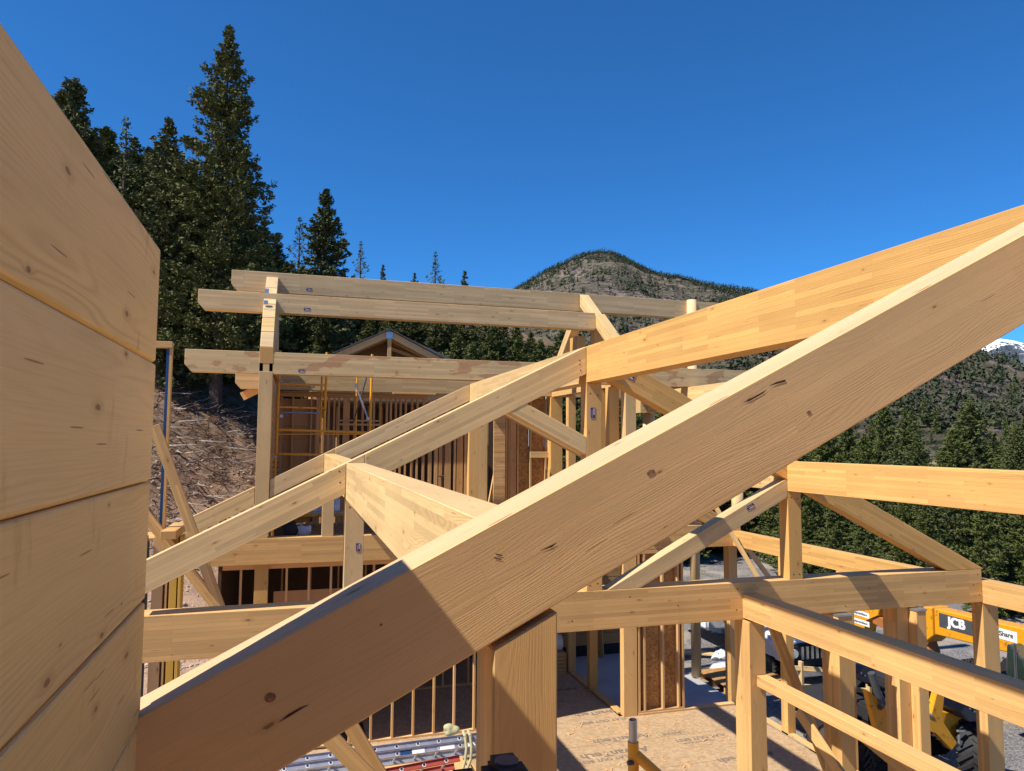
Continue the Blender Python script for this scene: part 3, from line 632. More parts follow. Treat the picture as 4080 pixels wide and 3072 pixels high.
post('post on the sill in the dark opening, farther one', 6.70, 6.90, 17.42, 17.60, FL, 1.22)
post('post below the tie beam of the farthest truss beside the dark lower openings', -.64, -.40, 14.45, 14.65, FL, -2.283)
def lean(label, a, b, wd, th, mats=GLU, up=(0, 0, 1)):
    o = stick('brace_board', a, b, wd, th, mats, None, up); return tag(o, label, 'brace')
lean('temporary brace board behind the square post, leaning down to the right', (6.35, 8.75, -2.45), (7.75, 8.95, -5.5), .16, .045)
lean('pale raw brace board lit by the sun below the thin rail', (6.55, 8.5, -3.55), (6.55, 6.4, -4.9), .16, .045)
lean('dark brace board crossing under the thin rail towards the lower right corner', (6.9, 8.3, -3.5), (8.2, 6.9, -4.8), .15, .04)
lean('narrow slat leaning beside the purlin post on the right', (8.55, 14.0, -1.0), (9.55, 13.6, -2.85), .10, .035, PAL)
lean('lower narrow slat seen under the far eave beam at the right', (9.75, 14.3, -2.3), (10.3, 14.1, -3.1), .11, .035, PAL)
lean('upper brace board leaning from the big wall down to the near beam at the left', (-2.02, 12.0, .22), (-.98, 12.0, -2.6), .15, .06)
lean('lower brace board crossing behind the lower left rafter', (-2.35, 12.02, -.75), (-1.02, 12.02, -2.55), .15, .07)
lean('left of two brace boards under the foreground rafter at the bottom edge', (-.10, 6.6, -2.02), (.93, 6.6, -3.15), .14, .045)
lean('right of two brace boards under the foreground rafter at the bottom edge', (.13, 6.9, -1.82), (.98, 6.9, -3.28), .13, .045)

# ------------------------------------------------------------------ plank wall at the left, next to the camera
lw = thing('log_wall', 'wall of heavy planed logs filling the left edge, close to the camera', 'wall', (-.45, 1.0, -1.6))
zc = [.504, .199, -.107, -.410, -.712, -1.015, -1.318, -1.62]
rl = random.Random(3)
for i in range(len(zc)-1):
    top, bot = zc[i], zc[i+1]; e = Y1+.030+rl.uniform(-.010, .010); xo = -.352+rl.uniform(-.003, .0)
    if i == 4: e = Y1+.035
    o = prism('log', [(xo-.009, bot+.0015), (xo, bot+.009), (xo, top-.004), (xo-.004, top-.0005), (xo-.2, top-.002), (xo-.2, bot+.004)], 'y', -2.0, e, LOG, (0, 1, 0), lw, None, .0025)

pf = thing('bounce_platform', 'unseen plank platform under the camera, added to bounce warm light onto the big wall', 'platform', (1.3, -.3, -1.62))  # out of view; added for its warm bounce onto the left wall
for i in range(8): bx('plank', -.25, 3.2, -2.2+i*.42, -2.2+i*.42+.41, -1.66, -1.62, LVL, (1, 0, 0), pf)
unseen_wall = thing('log_wall', 'unseen plank wall behind the camera, added to block sky and ground light', 'wall', (3, -2.3, -1.6))  # unseen wall, added to keep sky and ground bounce off the near rafter
for i in range(18): bx('log', -.35, 7.5, -2.5, -2.3, .493-.305*(i+1)+.003, .493-.305*i, LOG, (1, 0, 0), unseen_wall)

# ------------------------------------------------------------------ cross wing behind: log gable, purlins
gw = thing('log_gable', 'end wall of stacked logs stepping up under the three long purlins at the left', 'wall', (-.55, 16, -1.8))
XL, XR = -.675, -.43
tops = [(14.4, 1.30), (14.44, 1.77), (15.15, 2.30), (15.5, 2.57), (16.0, 2.94), (16.45, 3.28), (16.9, 3.62)]
bx('post', XL, XR, 14.38, 14.62, -1.797, 1.30, PAL, (0, 0, 1), gw)
bx('steel_plate', XL, XL+.07, 14.385, 14.6, 1.302, 1.46, [DKG]*3, (0, 0, 1), gw); bx('steel_plate', XR-.07, XR, 14.385, 14.6, 1.302, 1.46, [DKG]*3, (0, 0, 1), gw)
bx('log', XL+.07, XR-.07, 14.4, 19.0, 1.30, 1.46, PLK, (0, 1, 0), gw)
bx('log', XL, XR, 14.38, 19.2, 1.462, 1.768, PLK, (0, 1, 0), gw)
yz = lambda z: float(np.interp(z, [1.77, 2.87, 3.54], [14.40, 15.36, 16.36]))
for i, (z0, z1) in enumerate([(1.772, 2.10), (2.104, 2.42), (2.424, 2.74), (2.744, 2.95), (2.954, 3.20), (3.204, 3.54)]):
    y0, y1 = yz(z0)+.004, yz(z1)-.004
    o = prism('log', [(y0, z0), (y1, z1), (33.2-y1, z1), (33.2-y0, z0)], 'x', XL, XR, PAL, (0, 1, 0), gw, None, .012)
solid('steel_bracket', [(XL+.01, XL+.09, 15.16, 15.2, 2.72, 2.80)], STEEL, gw, 0); solid('steel_bracket', [(XL+.01, XL+.09, 15.42, 15.46, 3.0, 3.09)], STEEL, gw, 0)
for i in range(10):
    z0 = -1.797+i*.309
    bx('log', XL+.02, XR-.02, 14.63, 19.0, z0, z0+.305, PLK, (0, 1, 0), gw)
def purlin(label, pts_l, x1, y, z0, z1, mats, seg=None, wd=.24):
    """long beam along x with a chamfered left tail"""
    x0 = pts_l; ch = (z1-z0)*.32
    t = thing('long_purlin', label, 'purlin', (x0, y, z0))
    b = prism('beam', [(x0, z1), (x1, z1), (x1, z0), (x0+ch*.9, z0), (x0, z0+ch)], 'y', y, y+wd, mats, (1, 0, 0), t)
    return t, b
t, b = purlin('topmost of the long purlins, reaching furthest to the right', -1.39, 12.5, 16.4, 3.21, 3.65, PAL)
sticker(b, (.15, 16.4, 3.30), (1, 0, 0), (0, 0, 1), .12, .06)
t, b = purlin('second long purlin from the top, ending at the gable rafters', -1.91, 6.585, 15.4, 2.60, 2.995, PAL)
sticker(b, (.10, 15.4, 2.68), (1, 0, 0), (0, 0, 1), .13, .06)
t, b = purlin('lowest front purlin blotched with reddish stains', -1.97, 11.3, 14.385, 1.262, 1.672, STA)
sticker(b, (.03, 14.385, 1.31), (1, 0, 0), (0, 0, 1), .115, .055)
t, b = purlin('half-hidden rear purlin just below the stained one', -1.40, 9.05, 18.5, 1.245, 1.66, PAL)
sticker(b, (.30, 18.5, 1.33), (1, 0, 0), (0, 0, 1), .12, .05)
o = stick('rafter_tail', (-1.25, 18.7, 1.06), (-.6, 18.7, 1.42), .20, .05, STU); tag(o, 'short rough rafter tail poking out left of the tall post under the purlins', 'rafter tail')
# far gable frame at x = 6.6
gf = thing('gable_frame', 'far gable frame of posts and steep rafters where the second purlin ends', 'gable frame', (6.7, 16.5, FL))
gx0, gx1 = 6.59, 6.82
def gr(y0, z0, y1, z1, vd): return prism('rafter', [(y0, z0), (y1, z1), (y1, z1-vd), (y0, z0-vd)], 'x', gx0, gx1, PAL, (0, y1-y0, z1-z0), gf)
gr(13.9, 1.86, 15.40, 2.985, .33); gr(15.48, 2.96, 16.36, 3.62, .30); gr(16.42, 3.60, 18.9, 1.50, .34)
bx('ridge_post', gx0, gx1, 16.55, 17.03, 1.47, 2.62, GLU, (0, 0, 1), gf)
bx('post', gx0, gx1, 15.45, 15.70, 1.67, 2.60, GLU, (0, 0, 1), gf)
bx('top_plate', gx0+.05, gx1+.02, 14.64, 18.75, 1.46, 1.62, GLU, (0, 1, 0), gf)
bx('top_plate', gx0+.05, gx1+.02, 14.64, 18.75, 1.23, 1.385, GLU, (0, 1, 0), gf)
bx('post', gx0, gx1+.1, 18.45, 18.72, -2.0, 1.228, GLU, (0, 0, 1), gf)
bx('post', gx0, gx1, 14.64, 14.86, -1.7, 1.228, GLU, (0, 0, 1), gf)
# round columns and the beams beyond them
def column(label, x, y, z0, z1, r=.14):
    bm = bmesh.new(); tube(bm, (x, y, z0), (x, y, z1), r, 24); bmesh.ops.recalc_face_normals(bm, faces=bm.faces); bm.normal_update(); wood_uv(bm, (0, 0, 1))
    for f in bm.faces:
        if f.material_index != 2: f.material_index = 1
    o = finish('round_column', bm, PAL); tag(o, label, 'column')
    for p_ in o.data.polygons: p_.use_smooth = len(p_.vertices) < 6
column('tall round column carrying the right end of the topmost purlin', 9.66, 16.35, FL, 3.665, .12)
column('round column above the corner where the far eave beam begins', 9.74, 14.6, -1.79, -1.1, .13)
column('round column half hidden under the beam with a chamfered end', 8.55, 16.6, FL, .74, .15)
o = bx('cross_beam', 8.19, 8.38, 16.35, 16.75, .75, 1.24, PAL, (1, 0, 0)); tag(o, 'grey beam end between the right posts, in front of the round column', 'beam')
o = bx('deck_beam', 8.385, 8.60, 12.6, 16.7, .755, 1.25, PAL, (0, 1, 0)); tag(o, 'bright beam in the gap above the foreground rafter, right of the grey beam end', 'beam')
# vertical post right of the king post (middle distance)
post('post with a bright edge between the king post and the round column', 6.85, 7.10, 14.38, 14.62, -1.79, 1.255, PAL)
post('slim post in front of the valley trees, left of the king post', 6.60, 6.80, 15.2, 15.45, -1.8, 1.22, GLU)

HOL = plain('screw_hole_dark', (.07, .035, .018), .9)
def holes(pts, y, r=.009):
    for x, z in pts:
        bm = bmesh.new(); tube(bm, (x, y-.0015, z), (x, y-.0005, z), r, 8); o = finish('screw_hole', bm, HOL, t2)
holes([(3.44, .60), (3.54, .58), (3.43, -1.70), (3.53, -1.68), (6.29, -.70), (6.38, -.72), (6.30, -1.70), (6.39, -1.70)], Y2+.005)
holes([(.60, -.72), (.70, -.74), (.61, -1.70), (.70, -1.69)], Y2+.01)
holes([(2.7, -1.85), (2.78, -1.99), (2.62, -2.02), (5.45, -1.84), (5.43, -2.1), (9.38, -1.84), (9.40, -2.12), (9.30, -1.98), (7.1, -2.15), (3.2, -2.1), (3.95, -1.86), (4.6, -2.0), (3.30, .95-.04*0), (3.31, .80)], Y2)
holes([(.48, -.33), (.49, -.45), (.80, -.30), (.81, -.40), (3.30, 1.00), (3.31, .88), (3.70, 1.02), (3.71, .90)], Y2)
# ------------------------------------------------------------------ floors, sills, stud walls
sf = thing('subfloor', 'printed subfloor deck of wide boards in the room below', 'floor', (5, 11, FL))
rows = [(14.45-1.22*i, 14.45-1.22*(i+1)) for i in range(8)]
for i, (y1_, y0_) in enumerate(rows):
    xs = np.arange(-2.4+(1.22 if i % 2 else 0), 9.4, 2.44)
    for x in xs:
        solid('floor_panel', [(max(-2.4, x)+.004, min(x+2.436, 9.42), y0_+.004, y1_-.004, FL-.03, FL)], SUB, sf, 0)
for i in range(4):
    solid('floor_panel', [(1.5+i*1.3+.002, 1.5+i*1.3+1.298, 14.452, 20.0, FL-.03, FL-.001)], SUB, sf, 0)
for s, x, y, sz in (('AdvanTech', 6.25, 13.38, .26), ('FLAT OUT BEST', 7.75, 13.0, .16), ('AdvanTech', 5.85, 12.82, .30), ('FLAT OUT BEST', 6.25, 14.30, .15), ('FLAT OUT BEST', 5.55, 12.6, .15), ('AdvanTech', 8.1, 12.0, .26), ('AdvanTech', 6.35, 14.75, .24), ('LIFETIME', 7.35, 13.36, .13), ('TRUST. STIFF FLOOR', 7.6, 12.84, .07), ('AdvanTech', 4.9, 11.9, .28), ('FLAT OUT BEST', 8.0, 11.2, .16), ('AdvanTech', 6.9, 10.5, .26), ('FLAT OUT BEST', 5.4, 15.6, .14), ('AdvanTech', 6.0, 16.3, .22)):
    text('printed_lettering', s, sz, basis((x, y, FL+.001), (-1, -.03, 0), (.03, -1, 0)), INK, sf, 0.0008, sz*.022)
sb = bmesh.new()
for s_ in ((7.03, 7.67, 13.27, 13.28), (7.03, 7.67, 13.44, 13.45), (7.03, 7.04, 13.27, 13.45), (7.66, 7.67, 13.27, 13.45)): cbx(sb, s_[0], s_[1], s_[2], s_[3], FL, FL+.0016)
finish('printed_frame', sb, INK, sf)
for x0, x1, y0, y1, lab in ((7.10, 9.43, 14.36, 14.50, 'long bottom sill across the doorway of the room below'), (6.72, 6.87, 14.56, 19.2, 'sill board along the edge of the concrete slab in the dark opening'), (9.46, 9.60, 4.0, 14.3, 'outer sill with sawdust along the right edge of the subfloor')):
    o = bx('sill_board', x0, x1, y0, y1, FL+.001, FL+.04, STU, (1, 0, 0) if x1-x0 > 1 else (0, 1, 0)); tag(o, lab, 'sill')
slab = solid('concrete_slab', [(6.9, 9.65, 14.52, 22.0, -6.3, FL-.03)], CONC, None, .01); tag(slab, 'smooth concrete slab beyond the doorway of the room below', 'slab')
def studwall(label, x0, x1, y, z0, z1, xs, mats=STU, wd=.04, dp=.09, sheath=None, plates=True):
    t = thing('stud_wall', label, 'wall', ((x0+x1)/2, y, z0))
    if plates:
        bx('bottom_plate', x0, x1, y, y+dp, z0, z0+.04, STU, (1, 0, 0), t, None, .002); bx('top_plate', x0, x1, y, y+dp, z1-.08, z1, STU, (1, 0, 0), t, None, .002)
    for k, x in enumerate(xs):
        mm = mats if not isinstance(mats, tuple) else mats[k % len(mats)]
        bx('stud', x, x+wd, y+.001, y+dp-.001, z0+.041, z1-.081, mm, (0, 0, 1), t, None, .002)
    return t
# particle board panel wall below the tie (right)
t = studwall('short stud wall with particle board panels beside the stout post', 7.10, 8.20, 14.37, FL+.04, -2.29, [7.11, 7.24, 7.68, 8.05, 8.155], STU, .045, .14)
for a, b in ((7.10, 7.665), (7.67, 8.2)): solid('particle_board', [(a, b, 14.512, 14.525, FL+.05, -2.29)], OSB, t, 0)
# wall of studs at the bottom middle, dark room behind
t = studwall('open stud wall at the bottom, behind the aluminium ladder', -1.2, 4.9, 14.5, FL, -2.3, [-.9+.405*i for i in range(14)], STU)
t = studwall('inner stud wall deep in the dark lower room', -.35, 5.9, 17.2, FL, -2.3, [-.2+.61*i for i in range(10)], PLY)
o = solid('plywood_panel', [(-.3, 2.2, 14.75, 14.77, -4.2, -2.85)], PLY[0], None, 0); tag(o, 'brown plywood sheet behind the studs of the lower opening', 'sheet')
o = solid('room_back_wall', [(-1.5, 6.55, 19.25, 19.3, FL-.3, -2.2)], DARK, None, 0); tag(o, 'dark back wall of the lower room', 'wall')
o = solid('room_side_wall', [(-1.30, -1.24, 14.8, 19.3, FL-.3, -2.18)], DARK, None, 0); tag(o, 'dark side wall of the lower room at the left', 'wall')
t = thing('plank_wall', 'shaded plank wall with a black base band behind the concrete slab', 'wall', (8.2, 18.8, FL))
for i in range(11): solid('plank', [(6.95, 9.6, 18.75, 18.83, FL+.25+i*.30, FL+.25+i*.30+.292)], PLK[0], t, .006)
solid('base_band', [(6.95, 9.6, 18.74, 18.8, FL-.02, FL+.24)], BLK, t, 0)
o = stick('leaning_board', (8.05, 18.5, FL), (7.95, 18.7, -3.2), .2, .04, PLK); tag(o, 'board leaning on the plank wall in the dark opening', 'board')
bm = bmesh.new(); tube(bm, (5.3, 17.6, -5.0), (6.55, 17.6, -5.0), .2, 20); o = finish('insulation_roll', bm, TAGW); tag(o, 'pale round roll on stacked lumber in the dark opening', 'roll')
o = solid('lumber_stack', [(5.2, 6.6, 17.3, 17.9, FL+i*.09, FL+i*.09+.082) for i in range(6)], PLK[0], None, .004); tag(o, 'short stack of boards carrying the pale roll', 'lumber stack')
# upper deck of the wing with the back wall standing on it
o = solid('upper_deck', [(-1.5, 6.5, 14.70, 19.2, -2.17, -2.07)], SUB, None, 0); tag(o, 'upper deck of the wing behind the farthest truss', 'floor')
BY = 18.8
t = thing('stud_wall', 'back wall of reddish studs, plank panels and openings across the wing', 'wall', (3, BY, -2.07))
bx('top_plate', -.45, 3.30, BY-.08, BY+.06, 1.10, 1.14, STU, (1, 0, 0), t); bx('top_plate', -.45, 3.30, BY-.08, BY+.06, 1.145, 1.185, STU, (1, 0, 0), t)
bx('top_plate', -.45, 6.5, BY-.04, BY+.10, 1.19, 1.235, PAL, (1, 0, 0), t)
sx = [(-.40, PLY, .1), (-.08, STU, .04), (.36, STU, .04), (.50, RED, .09), (.78, RED, .05), (.92, RED, .04), (1.03, STU, .045), (1.16, RED, .16), (1.42, STU, .06), (1.62, RED, .05), (1.90, STU, .05), (2.06, STU, .06), (2.23, RED, .05), (2.33, STU, .05), (2.46, RED, .05), (2.58, RED, .05), (2.72, STU, .045), (2.88, RED, .05), (3.02, STU, .05), (3.18, RED, .06), (3.34, STU, .09), (3.50, STU, .09), (3.62, RED, .09), (3.78, STU, .16), (4.02, STU, .05), (4.10, RED, .16), (4.30, STU, .06), (4.37, RED, .12), (4.50, STU, .05)]
for x, mm, wd in sx: bx('stud', x, x+wd, BY, BY+.12, -2.066, 1.099, mm, (0, 0, 1), t, None, .003)
bx('rail', 1.06, 2.1, BY-.03, BY, .50, .545, STU, (1, 0, 0), t); bx('rail', 1.06, 2.1, BY-.03, BY, .40, .45, STU, (1, 0, 0), t)
for i in range(9): solid('plank', [(-.45, .48, BY+.125, BY+.16, -2.0+i*.34, -2.0+i*.34+.335)], PLY[0], t, .006)
pp = bx('labelled_post', 4.56, 4.86, BY-.25, BY-.02, -2.06, 1.1, PAL, (0, 0, 1), t); sticker(pp, (4.71, BY-.25, .42), (0, 0, 1), (-1, 0, 0), .13, .06)
for i in range(14): bx('plank', 4.93, 5.24, BY-.62, BY-.57, -2.0+i*.215, -2.0+i*.215+.212, PLK, (1, 0, 0), t, None, .006)
bx('head_block', 4.75, 5.28, BY-.75, BY-.57, .78, .86, STU, (1, 0, 0), t)
for x, mm, wd in ((5.41, STU, .06), (5.49, STU, .04), (5.54, RED, .17), (5.735, STU, .04)): bx('stud', x, x+wd, BY-.06, BY+.1, -2.066, 1.099, mm, (0, 0, 1), t, None, .003)
for a, b in ((5.78, 6.09), (6.16, 6.53)): solid('particle_board', [(a, b, BY+.05, BY+.065, -2.06, 1.18)], OSB, t, 0)
bx('stud', 6.10, 6.15, BY-.04, BY+.06, -2.066, 1.18, STU, (0, 0, 1), t, None, .003); bx('stud', 6.54, 6.59, BY-.04, BY+.06, -2.066, 1.18, STU, (0, 0, 1), t, None, .003)
bx('nailed_block', 6.07, 6.72, BY-.16, BY-.12, -.41, -.25, PAL, (1, 0, 0), t)
bx('header', 2.25, 3.30, 17.6, 17.75, 1.15, 1.19, STU, (1, 0, 0), t)
# side returns that close the views behind the openings
rw = thing('stud_wall', 'row of rooms behind the back wall, dark inside', 'wall', (3, 22, -2.07))
for i, x in enumerate(np.arange(.3, 6.3, .42)): bx('stud', x, x+.06, 20.5+(i % 3)*.5, 20.6+(i % 3)*.5, -2.6, 1.1, RED if i % 2 else STU, (0, 0, 1), rw, None, .003)
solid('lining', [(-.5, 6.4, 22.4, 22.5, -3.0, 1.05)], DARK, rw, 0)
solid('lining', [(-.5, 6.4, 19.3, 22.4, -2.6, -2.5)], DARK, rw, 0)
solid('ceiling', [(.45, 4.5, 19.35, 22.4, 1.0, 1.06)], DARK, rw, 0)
o = stick('leaning_stud', (4.78, 18.3, -2.0), (5.1, 18.5, -.55), .09, .04, STU); tag(o, 'short stud leaning in the dark doorway of the back wall', 'stud')
o = solid('metal_sheet_stack', [(4.3, 5.6, 17.0, 17.6, -2.06+i*.03, -2.06+i*.03+.024) for i in range(3)], ALU, None, 0); tag(o, 'thin stack of grey metal sheets on the upper deck', 'sheets')
t = thing('shovel', 'shovel standing against the studs, handle up', 'shovel', (3.65, 18.5, -2.0)); tubes('handle', [((3.68, 18.62, -1.9), (3.66, 18.62, -.9))], .018, DKG, t); tubes('grip', [((3.58, 18.62, -.88), (3.74, 18.62, -.88))], .016, DKG, t)
# clutter on the deck
o = solid('bench_plank', [(.1, 2.5, 17.9, 18.15, -1.78, -1.74), (.3, .4, 17.95, 18.1, -2.06, -1.78), (2.1, 2.2, 17.95, 18.1, -2.06, -1.78)], PLK[0], None, .003); tag(o, 'low plank bench on the upper deck behind the pale post', 'bench')
t = thing('scaffold_plank', 'yellow edged scaffold walk plank lying across the upper deck', 'scaffold plank', (.8, 17.3, -1.7)); solid('board', [(-.35, 2.6, 17.1, 17.4, -1.62, -1.60)], ALU, t, 0); solid('rail', [(-.35, 2.6, 17.05, 17.1, -1.68, -1.62), (-.35, 2.6, 17.4, 17.45, -1.68, -1.62)], YEL, t, 0)
bm = bmesh.new(); bmesh.ops.create_icosphere(bm, subdivisions=3, radius=.3, matrix=Matrix.Translation((-.18, 16.4, -1.9)) @ Matrix.Diagonal((1, .8, .8, 1)))
for v in bm.verts: v.co += Vector((1, 1, 1))*mnoise.noise(v.co*5)*.08
o = finish('black_bag', bm, BLK, smooth=True); tag(o, 'black bag slumped on the upper deck below the middle rafter', 'bag')
bm = bmesh.new(); bmesh.ops.create_grid(bm, x_segments=16, y_segments=16, size=.5, matrix=Matrix.Translation((.45, 18.2, -1.45)) @ Matrix.Rotation(rad(70), 4, 'X') @ Matrix.Diagonal((1.3, .55, 1, 1)))
for v in bm.verts: v.co.y += .08*mnoise.noise(v.co*6)+.04*math.sin(v.co.x*25)
o = finish('plastic_sheet', bm, ROPE, smooth=True); tag(o, 'draped translucent plastic sheet over the scaffold plank on the upper deck', 'plastic sheet')
bm = bmesh.new(); bmesh.ops.create_icosphere(bm, subdivisions=3, radius=.22, matrix=Matrix.Translation((.2, 16.9, -1.98)) @ Matrix.Diagonal((1, 1, .45, 1)))
for v in bm.verts: v.co += Vector((1, 1, 1))*mnoise.noise(v.co*9)*.08
o = finish('crumpled_wrap', bm, ROPE); tag(o, 'crumpled clear wrap beside the black bag', 'wrap')

bm = bmesh.new(); rq = random.Random(21)
for i in range(170):
    x, y = rq.uniform(4.6, 9.2), rq.uniform(9.5, 14.2); a = rq.uniform(0, 3.14); L_ = rq.choice([.03, .05, .08, .16])*rq.uniform(.6, 1.3)
    cbx(bm, -L_/2, L_/2, -.012, .012, 0, .012, Matrix.Translation((x, y, FL+.001)) @ Matrix.Rotation(a, 4, 'Z'))
o = finish('sawdust_and_offcuts', bm, STU[0]); tag(o, 'small offcuts and chips strewn over the printed subfloor', 'offcuts', kind='stuff')
# ------------------------------------------------------------------ scaffold frames inside the wing
def frame_scaffold():
    t = thing('scaffold', 'yellow scaffold frames standing inside the wing under the stained purlin', 'scaffold', (.6, 16.2, -2.07))
    def seg(nm, a, b, r=.021, m=YEL): tubes(nm, [(a, b)], r, m, t)
    ya, yb = 16.0, 17.5
    for x, y, z0, z1 in ((-.36, ya, -.34, 1.9), (-.385, ya, -2.0, -.33), (.60, ya, .22, 1.9), (1.56, ya, .22, 1.9), (.56, yb, -.4, 1.9), (1.37, yb, .0, 1.9)): seg('upright', (x, y, z0), (x+.015, y, z1), .028 if y == ya else .024)
    for z in (1.20, .71): seg('rung', (-.34, ya, z), (.59, ya, z-.01))
    seg('ledger', (-.33, ya, .235), (1.56, ya, .19), .027); seg('ledger', (-.33, ya, .14), (1.50, ya, .16), .012)
    seg('ledger', (-.33, ya, -.27), (1.56, ya, -.31), .027)
    seg('rung', (-.3, yb, .65), (.56, yb, .65), .018, STEEL)
    for z in (-.45, -.55, -.65, -.75, -.85): seg('rung', (-.42, ya+.02, z), (-.30, ya+.02, z), .012, DKG)
    seg('cross_brace', (1.25, ya+.1, 1.2), (1.51, ya, .50), .022, STEEL); seg('cross_brace', (1.48, ya+.2, 1.4), (1.22, ya+.2, .42), .016, DKG)
    for x, z in ((1.24, 1.22), (1.51, .49), (-.30, 1.25), (-.28, .52)): solid('clamp', [(x-.035, x+.035, ya-.05, ya+.04, z-.03, z+.03)], STEEL, t, .006)
    solid('coupler', [(-.40, -.33, ya-.035, ya+.035, -.36, -.30)], STEEL, t, .01)
frame_scaffold()
t = thing('scaffold', 'rusty yellow scaffold upright with a bare steel pin at the bottom edge', 'scaffold', (1.65, 3.4, -2.5))
tubes('pin', [((1.65, 3.4, -1.50), (1.65, 3.4, -1.37))], .021, STEEL, t, 20)
bm = bmesh.new(); tube(bm, (1.65, 3.4, -1.368), (1.65, 3.4, -1.366), .016, 16); finish('pin_bore', bm, BLK, t)
tubes('upright', [((1.655, 3.4, -2.6), (1.65, 3.4, -1.475))], .027, YEL, t, 20); tubes('ledger', [((1.655, 3.4, -1.53), (1.95, 3.2, -1.80))], .026, YEL, t, 20)
tubes('lock_bolt', [((1.61, 3.38, -1.565), (1.64, 3.38, -1.565))], .012, DKG, t)
# black tool right at the bottom edge
t = thing('cordless_tool', 'black cordless tool lying just below the broad rough post', 'tool', (.40, 1.48, -.79))
o_ = bx('guard_plank', -.25, .55, 1.38, 1.62, -.84, -.792, LVL, (1, 0, 0)); tag(o_, 'platform guard plank carrying the black cordless tool', 'plank')
solid('battery', [(.395, .485, 1.44, 1.56, -.79, -.660)], BLK, t, .02); solid('grip', [(.31, .39, 1.44, 1.54, -.79, -.672)], BLK, t, .02)
tubes('dial', [((.44, 1.50, -.660), (.44, 1.50, -.656))], .025, DKG, t, 20)

# ------------------------------------------------------------------ left middle distance
t = thing('stud_wall', 'yellow laminated studs standing at the lower left beside the big wall', 'wall', (-1.9, 12, -3))
for x, wd, mm in ((-1.62, .04, LVL), (-1.74, .10, LVL), (-1.80, .03, STU), (-1.98, .15, STU), (-2.2, .1, DARK)):
    bx('stud', x, x+wd, 12.1, 12.4, -4.6, -1.45, mm if isinstance(mm, list) else [mm]*3, (0, 0, 1), t, None, .003)
solid('membrane', [(-2.06, -2.03, 12.05, 12.1, -4.6, -1.5)], BLK, t, 0)
bx('box_header', -1.83, -1.62, 11.7, 12.9, -1.44, -1.32, PLK, (0, 1, 0), t)
t = thing('edge_post', 'thin upright with a blue painted edge between the big wall and the dirt bank', 'post', (-1.9, 12.2, -2))
bx('board', -1.89, -1.85, 12.2, 12.3, -2.0, 1.42, GLU, (0, 0, 1), t); solid('blue_edge', [(-1.93, -1.892, 12.2, 12.3, -2.0, 1.41)], BLUE, t, 0)
bx('cap', -2.3, -1.85, 12.18, 12.32, 1.425, 1.52, STU, (1, 0, 0), t)
for i in range(4):
    o = bx('deck_plank', -2.4, -1.95+.05*i, 12.6+i*.22, 12.8+i*.22, -1.56, -1.52, PLK, (1, 0, 0)); tag(o, 'weathered deck plank at the lower left behind the lower brace board', 'plank', 'weathered deck planks')

# ------------------------------------------------------------------ ladders and odds and ends at the bottom
def ladder(label, a, b, mat, wd, tall, name, dz, rungs, two):
    t = thing(name, label, 'ladder', a); a = Vector(a); b = Vector(b); D = (b-a).normalized(); L = (b-a).length
    K = ZU - D*D.z; K.normalize(); K = (K*.80 + Vector((0, 1, 0))*.60); K = (K-D*K.dot(D)).normalized(); Wd = D.cross(K)
    M = basis(a, D, K)
    for lvl in range(2 if two else 1):
        for sd in (0, 1):
            bm = bmesh.new(); y0 = -lvl*(tall+.012); zz = sd*wd
            cbx(bm, 0, L, y0-tall/2, y0+tall/2, zz, zz+.004, M); cbx(bm, 0, L, y0-tall/2, y0-tall/2+.004, zz-.02, zz+.03, M); cbx(bm, 0, L, y0+tall/2-.004, y0+tall/2, zz-.02, zz+.03, M)
            finish('side_rail', bm, mat, t)
        n = int(L/.305)
        for i in range(n):
            x = .18+i*.305; p0 = M @ Vector((x, -lvl*(tall+.012), -.015)); p1 = M @ Vector((x, -lvl*(tall+.012), wd+.02)); bm = bmesh.new(); tube(bm, p0, p1, .017, 10); finish('rung', bm, rungs, t); bm = bmesh.new(); q0 = M @ Vector((x, -lvl*(tall+.012), .006)); q1 = M @ Vector((x, -lvl*(tall+.012), .0075)); tube(bm, q0, q1, .019, 12); finish('rung_end', bm, BLK, t); bm = bmesh.new(); tube(bm, q0 - (q1-q0), q0+(q1-q0)*.2, .027, 12); finish('rung_collar', bm, WHT, t)
    return t, M, L
la, M, L = ladder('long aluminium extension ladder lying on its side under the stud wall', (-.5, 10.6, -4.31), (3.05, 10.75, -4.31), ALU, -.40, .082, 'extension_ladder', 0, ALU, True)
for (x, wd, mm) in ((2.05, .17, BLUE), (2.18, .22, WHT), (2.62, .22, WHT), (3.0, .2, WHT)):
    bm = bmesh.new(); cbx(bm, x, x+wd, -.128, -.066, -.398 if False else .006, .008, M); finish('decal', bm, mm, la)
ladder('red fibreglass step ladder below the aluminium ladder', (1.0, 10.0, -4.36), (2.28, 10.05, -4.30), FRED, -.40, .075, 'step_ladder', 0, ALU, False)
for i in range(5):
    o = solid('lumber_piece', [(.9+.1*i, 3.3-.12*i, 11.5+.02*i, 12.4, FL+.1*i, FL+.1*i+.09)], STU[0], None, .004); tag(o, 'lumber piece in the low pile under the aluminium ladder', 'lumber', 'lumber pile under the ladder')
bm = bmesh.new()
for k in range(2):
    pts = [(2.50+.075*k, 10.80, -4.25), (2.49+.075*k, 10.62, -4.255), (2.50+.075*k, 10.58, -4.40), (2.48+.08*k, 10.56, -4.55), (2.42+.06*k, 10.5, -4.68)]
    for a, b in zip(pts[:-1], pts[1:]): tube(bm, a, b, .022, 8)
o = finish('webbing_strap', bm, HOSE); tag(o, 'yellowish webbing strap hanging over the right end of the aluminium ladder', 'strap')
